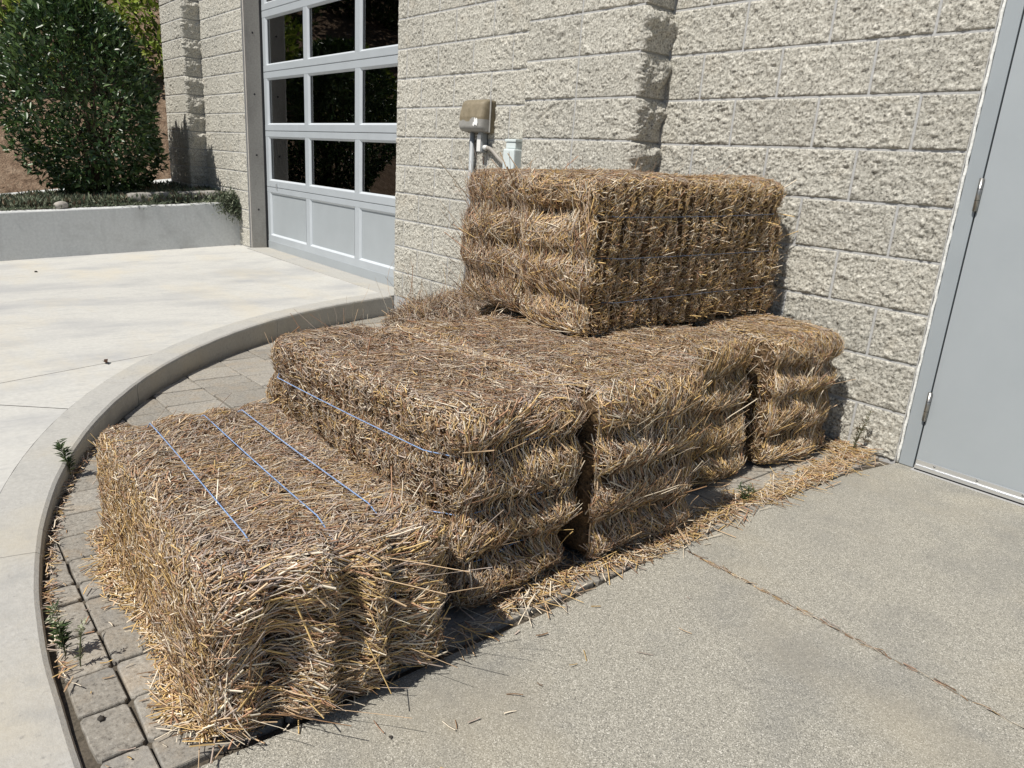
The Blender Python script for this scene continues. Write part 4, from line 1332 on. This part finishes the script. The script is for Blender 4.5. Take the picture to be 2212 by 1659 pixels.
# ground cover in the planter
rng = np.random.default_rng(31)
n = 22000
gx = -7.34-1.75*rng.random(n)**1.3; gy = -2.9+2.85*rng.random(n)
keep = vnoise(np.stack([gx, gy, 0*gx], -1), 3.0, 8) > -0.55
gx, gy = gx[keep], gy[keep]; n = len(gx)
gz = np.array([bed_z(a, b_) for a, b_ in zip(gx, gy)])
d = unit(np.stack([rng.normal(0, 0.5, n), rng.normal(0, 0.5, n), np.ones(n)], -1))
L = rng.uniform(0.03, 0.075, n)
pal = np.array([(0.17, 0.20, 0.13), (0.12, 0.155, 0.10), (0.26, 0.28, 0.20), (0.09, 0.105, 0.065), (0.17, 0.13, 0.085)])
p = np.stack([gx, gy, gz+0.03+0.08*rng.random(n)], -1)
v1 = leaves(p, d, unit(rng.normal(0, 1, (n, 3))), L, L*0.3, pal[rng.integers(0, 5, n)]*(0.7+0.6*rng.random((n, 1))))
# tufts that hang over the planter wall by the building
m = 1300
hy = -0.02-np.abs(rng.normal(0, 0.10, m)); hx = -7.20+rng.normal(0.0, 0.04, m)
hzv = 0.47+rng.normal(0.0, 0.05, m)-np.clip(hx+7.2, 0, 1)*1.6
d2 = unit(np.stack([rng.normal(0.5, 0.5, m), rng.normal(0, 0.5, m), rng.normal(0.2, 0.6, m)], -1))
L2 = rng.uniform(0.025, 0.06, m)
v2 = leaves(np.stack([hx, hy, hzv], -1), d2, unit(rng.normal(0, 1, (m, 3))), L2, L2*0.3, pal[rng.integers(0, 4, m)]*(0.6+0.6*rng.random((m, 1))))
m = 700
hy = -rng.random(m)*2.3; hx = -7.27+rng.normal(0.0, 0.035, m)
d3 = unit(np.stack([rng.normal(0.4, 0.5, m), rng.normal(0, 0.6, m), rng.normal(0.6, 0.4, m)], -1))
L3 = rng.uniform(0.02, 0.05, m)
v3 = leaves(np.stack([hx-0.05, hy, 0.475+0.061*hy+0.01+0*hx], -1), d3, unit(rng.normal(0, 1, (m, 3))), L3, L3*0.3, pal[rng.integers(0, 4, m)]*(0.7+0.6*rng.random((m, 1))))
m = 90
hy = -np.concatenate([rng.uniform(0.1, 0.6, m//2), rng.normal(0.95, 0.12, m-m//2)])
d4 = unit(np.stack([rng.uniform(0.2, 0.7, m), rng.normal(0, 0.6, m), rng.normal(0.3, 0.3, m)], -1))
L4 = rng.uniform(0.04, 0.10, m)
v4 = leaves(np.stack([np.full(m, -7.225), hy, 0.478+0.061*hy], -1), d4, unit(rng.normal(0, 1, (m, 3))), L4, L4*0.09, pal[rng.integers(0, 4, m)])
v, f, c = join([v1, v2, v3, v4])
tag(link('ground_cover', np_mesh('ground_cover', v, f, c), M['dull_leaf']), 'low grey-green succulent ground cover filling the planter', 'ground cover', kind='stuff')

# logs and rock on the planter edge
def log(y0, y1, r, label, seed):
    rng_ = random.Random(seed)
    pts, rd = [], []
    for i in range(13):
        t = i/12
        pts.append((-7.42+0.008*math.sin(t*5+seed), y0+(y1-y0)*t, 0.53+0.06*(y0+(y1-y0)*t)+0.01))
        rd.append(r*(0.93+0.1*rng_.random()) if 0 < i < 12 else r*0.86)
    return tag(tube('log', pts, rd, M['log'], None, 16), label, 'log', 'short logs on the planter edge')
log(-0.16, -0.60, 0.058, 'short smooth grey log on the planter edge, nearer the building wall', 1)
log(-0.65, -1.10, 0.060, 'short grey log with dark patches on the planter edge, farther from the wall', 4)
bm = bmesh.new()
bmesh.ops.create_icosphere(bm, subdivisions=3, radius=0.06)
for v in bm.verts:
    v.co = Vector((v.co.x*1.0, v.co.y*1.05, v.co.z*0.75))*(1+0.08*math.sin(v.co.x*60+v.co.y*30)+0.05*math.sin(v.co.z*70))
o = from_bm('rock', bm, M['rock'], smooth=True); o.location = (-7.30, -1.74, 0.40)
tag(o, 'rounded pale rock among the ground cover on the planter edge', 'rock')

# weeds
def weed(label, base, H, nst, lean, seed, leafc, ll=0.018, dens=1.0, spread=0.25, stemc=(0.10, 0.11, 0.05), flower=False):
    rng = np.random.default_rng(seed)
    root = empty('weed', base)
    tag(root, label, 'weed')
    lv = []
    stems_bm = []
    for s in range(nst):
        a = rng.uniform(0, 6.28); h = H*rng.uniform(0.6, 1.0) if s else H
        tip = np.array([math.cos(a)*spread*h+lean[0]*h, math.sin(a)*spread*h+lean[1]*h, h])
        pts = [tip*t*np.array([t**0.5, t**0.5, 1]) for t in np.linspace(0, 1, 6)]
        me = tube_mesh([tuple(p) for p in pts], [0.0016*(1-0.6*i/5) for i in range(6)], 5)
        stems_bm.append(me)
        m = int(26*dens*h/0.1)
        t = rng.uniform(0.12, 1, m)
        p = np.stack([np.interp(t, np.linspace(0, 1, 6), [q[i] for q in pts]) for i in range(3)], -1)
        aa = rng.uniform(0, 6.28, m)
        d = np.stack([np.cos(aa), np.sin(aa), rng.uniform(0.3, 1.1, m)], -1)
        L = rng.uniform(ll*0.6, ll*1.3, m)
        c = np.array(leafc)[rng.integers(0, len(leafc), m)]*(0.7+0.6*rng.random((m, 1)))
        lv.append(leaves(p, unit(d), np.tile([[0, 0, 1.0]], (m, 1)), L, L*0.2, c))
        if flower:
            m = 10
            p = tip+rng.normal(0, 0.004, (m, 3))
            lv.append(leaves(p, unit(rng.normal(0, 1, (m, 3))+[0, 0, 0.6]), unit(rng.normal(0, 1, (m, 3))), np.full(m, 0.008), np.full(m, 0.006), np.tile([[0.42, 0.44, 0.30]], (m, 1))))
    bm = bmesh.new()
    for me in stems_bm: bm.from_mesh(me); bpy.data.meshes.remove(me)
    from_bm('stem', bm, plain('weed_stem', stemc, 0.7), root)
    v, f, c = join(lv)
    link('leaves', np_mesh('leaves', v, f, c), M['dull_leaf'], root)
green = [(0.06, 0.10, 0.035), (0.09, 0.13, 0.05), (0.045, 0.075, 0.03)]
drygr = [(0.16, 0.15, 0.08), (0.09, 0.10, 0.05), (0.22, 0.17, 0.10), (0.12, 0.07, 0.04)]
weed('small green weed with pale buds against the curb, close to the camera', (-0.335, -2.880, -0.02), 0.115, 3, (0.03, -0.05), 1, green, 0.022, 1.5, 0.12, flower=True)
weed('pale budding weed between curb and front bale, right beside the green one', (-0.275, -2.862, -0.018), 0.105, 2, (0.05, 0.02), 2, [(0.10, 0.12, 0.06), (0.16, 0.15, 0.09)], 0.014, 1.0, 0.10, flower=True)
weed('feathery green weed leaning over the curb, level with the far end of the front bale', (-1.42, -2.690, -0.05), 0.135, 2, (-0.05, -0.25), 3, green, 0.03, 1.6, 0.10)
weed('half-dry weed at the wall foot between corner bale and grey door', (0.055, -0.075, 0.0), 0.20, 3, (0.08, 0.03), 4, drygr, 0.018, 1.1, 0.14)
weed('tiny green tuft in the straw litter at the walk edge', (0.075, -0.90, 0.0), 0.06, 5, (0.1, -0.1), 6, green, 0.02, 1.6, 0.5)

# dry grass stalks round the collapsed bale
rng = np.random.default_rng(55)
n = 170
gx = rng.uniform(-2.9, -1.2, n); gy = np.where(rng.random(n) < 0.6, rng.normal(-0.55, 0.25, n), rng.normal(-0.95, 0.08, n))
L = rng.uniform(0.12, 0.34, n)
d = unit(np.stack([rng.normal(-0.1, 0.35, n), rng.normal(0, 0.35, n), np.ones(n)], -1))
hgt0 = np.where(gy > -0.85, 0.17, -0.08)
v, f, c = strands(np.stack([gx, gy, hgt0+L*0.45], -1), d, unit(rng.normal(0, 1, (n, 3))), L, rng.uniform(0.0016, 0.003, n), rng.normal(0.08, 0.12, n), straw_colors(n, 0.9, rng, 0.25), segs=4)
tag(link('dry_grass', np_mesh('dry_grass', v, f, c), M['straw']), 'thin dry grass stalks standing round the collapsed bale', 'dry grass', kind='stuff')

# small litter: a curled dead leaf on the driveway and dark crumbs
bm = bmesh.new()
vs = [bm.verts.new(p) for p in ((0, 0, 0.004), (0.02, 0.012, 0.016), (0.045, 0.004, 0.006), (0.025, -0.012, 0.014), (0.02, 0, 0.003), (-0.012, 0.004, 0.008))]
for t in ((0, 1, 4), (1, 2, 4), (2, 3, 4), (3, 0, 4), (0, 5, 1)): bm.faces.new([vs[i] for i in t])
bmesh.ops.solidify(bm, geom=list(bm.faces), thickness=0.0015)
o = from_bm('dead_leaf', bm, M['dead_leaf']); o.location = (-2.669, -2.33, 0.001)
o.scale = (1.2, 1.2, 1.2)
tag(o, 'curled brown dead leaf lying on the driveway joint', 'leaf')
def crumb(x, y, z, r, label):
    bm = bmesh.new(); bmesh.ops.create_icosphere(bm, subdivisions=2, radius=r)
    for v in bm.verts: v.co = Vector((v.co.x*1.3, v.co.y, v.co.z*0.7))*(1+0.25*math.sin(v.co.x*900+v.co.y*700))
    o = from_bm('pebble', bm, M['pebble'], smooth=True); o.location = (x, y, z+r*0.5)
    tag(o, label, 'pebble')
crumb(-0.071, -2.862, paver_z(-0.071), 0.006, 'dark crumb on the nearest whole paver beside the curb')
crumb(0.30, -2.44, 0.0, 0.0035, 'dark crumb on the walk beside the front bale')
crumb(-6.2, -2.15, -0.085, 0.012, 'dark crumb on the driveway near the planter wall')
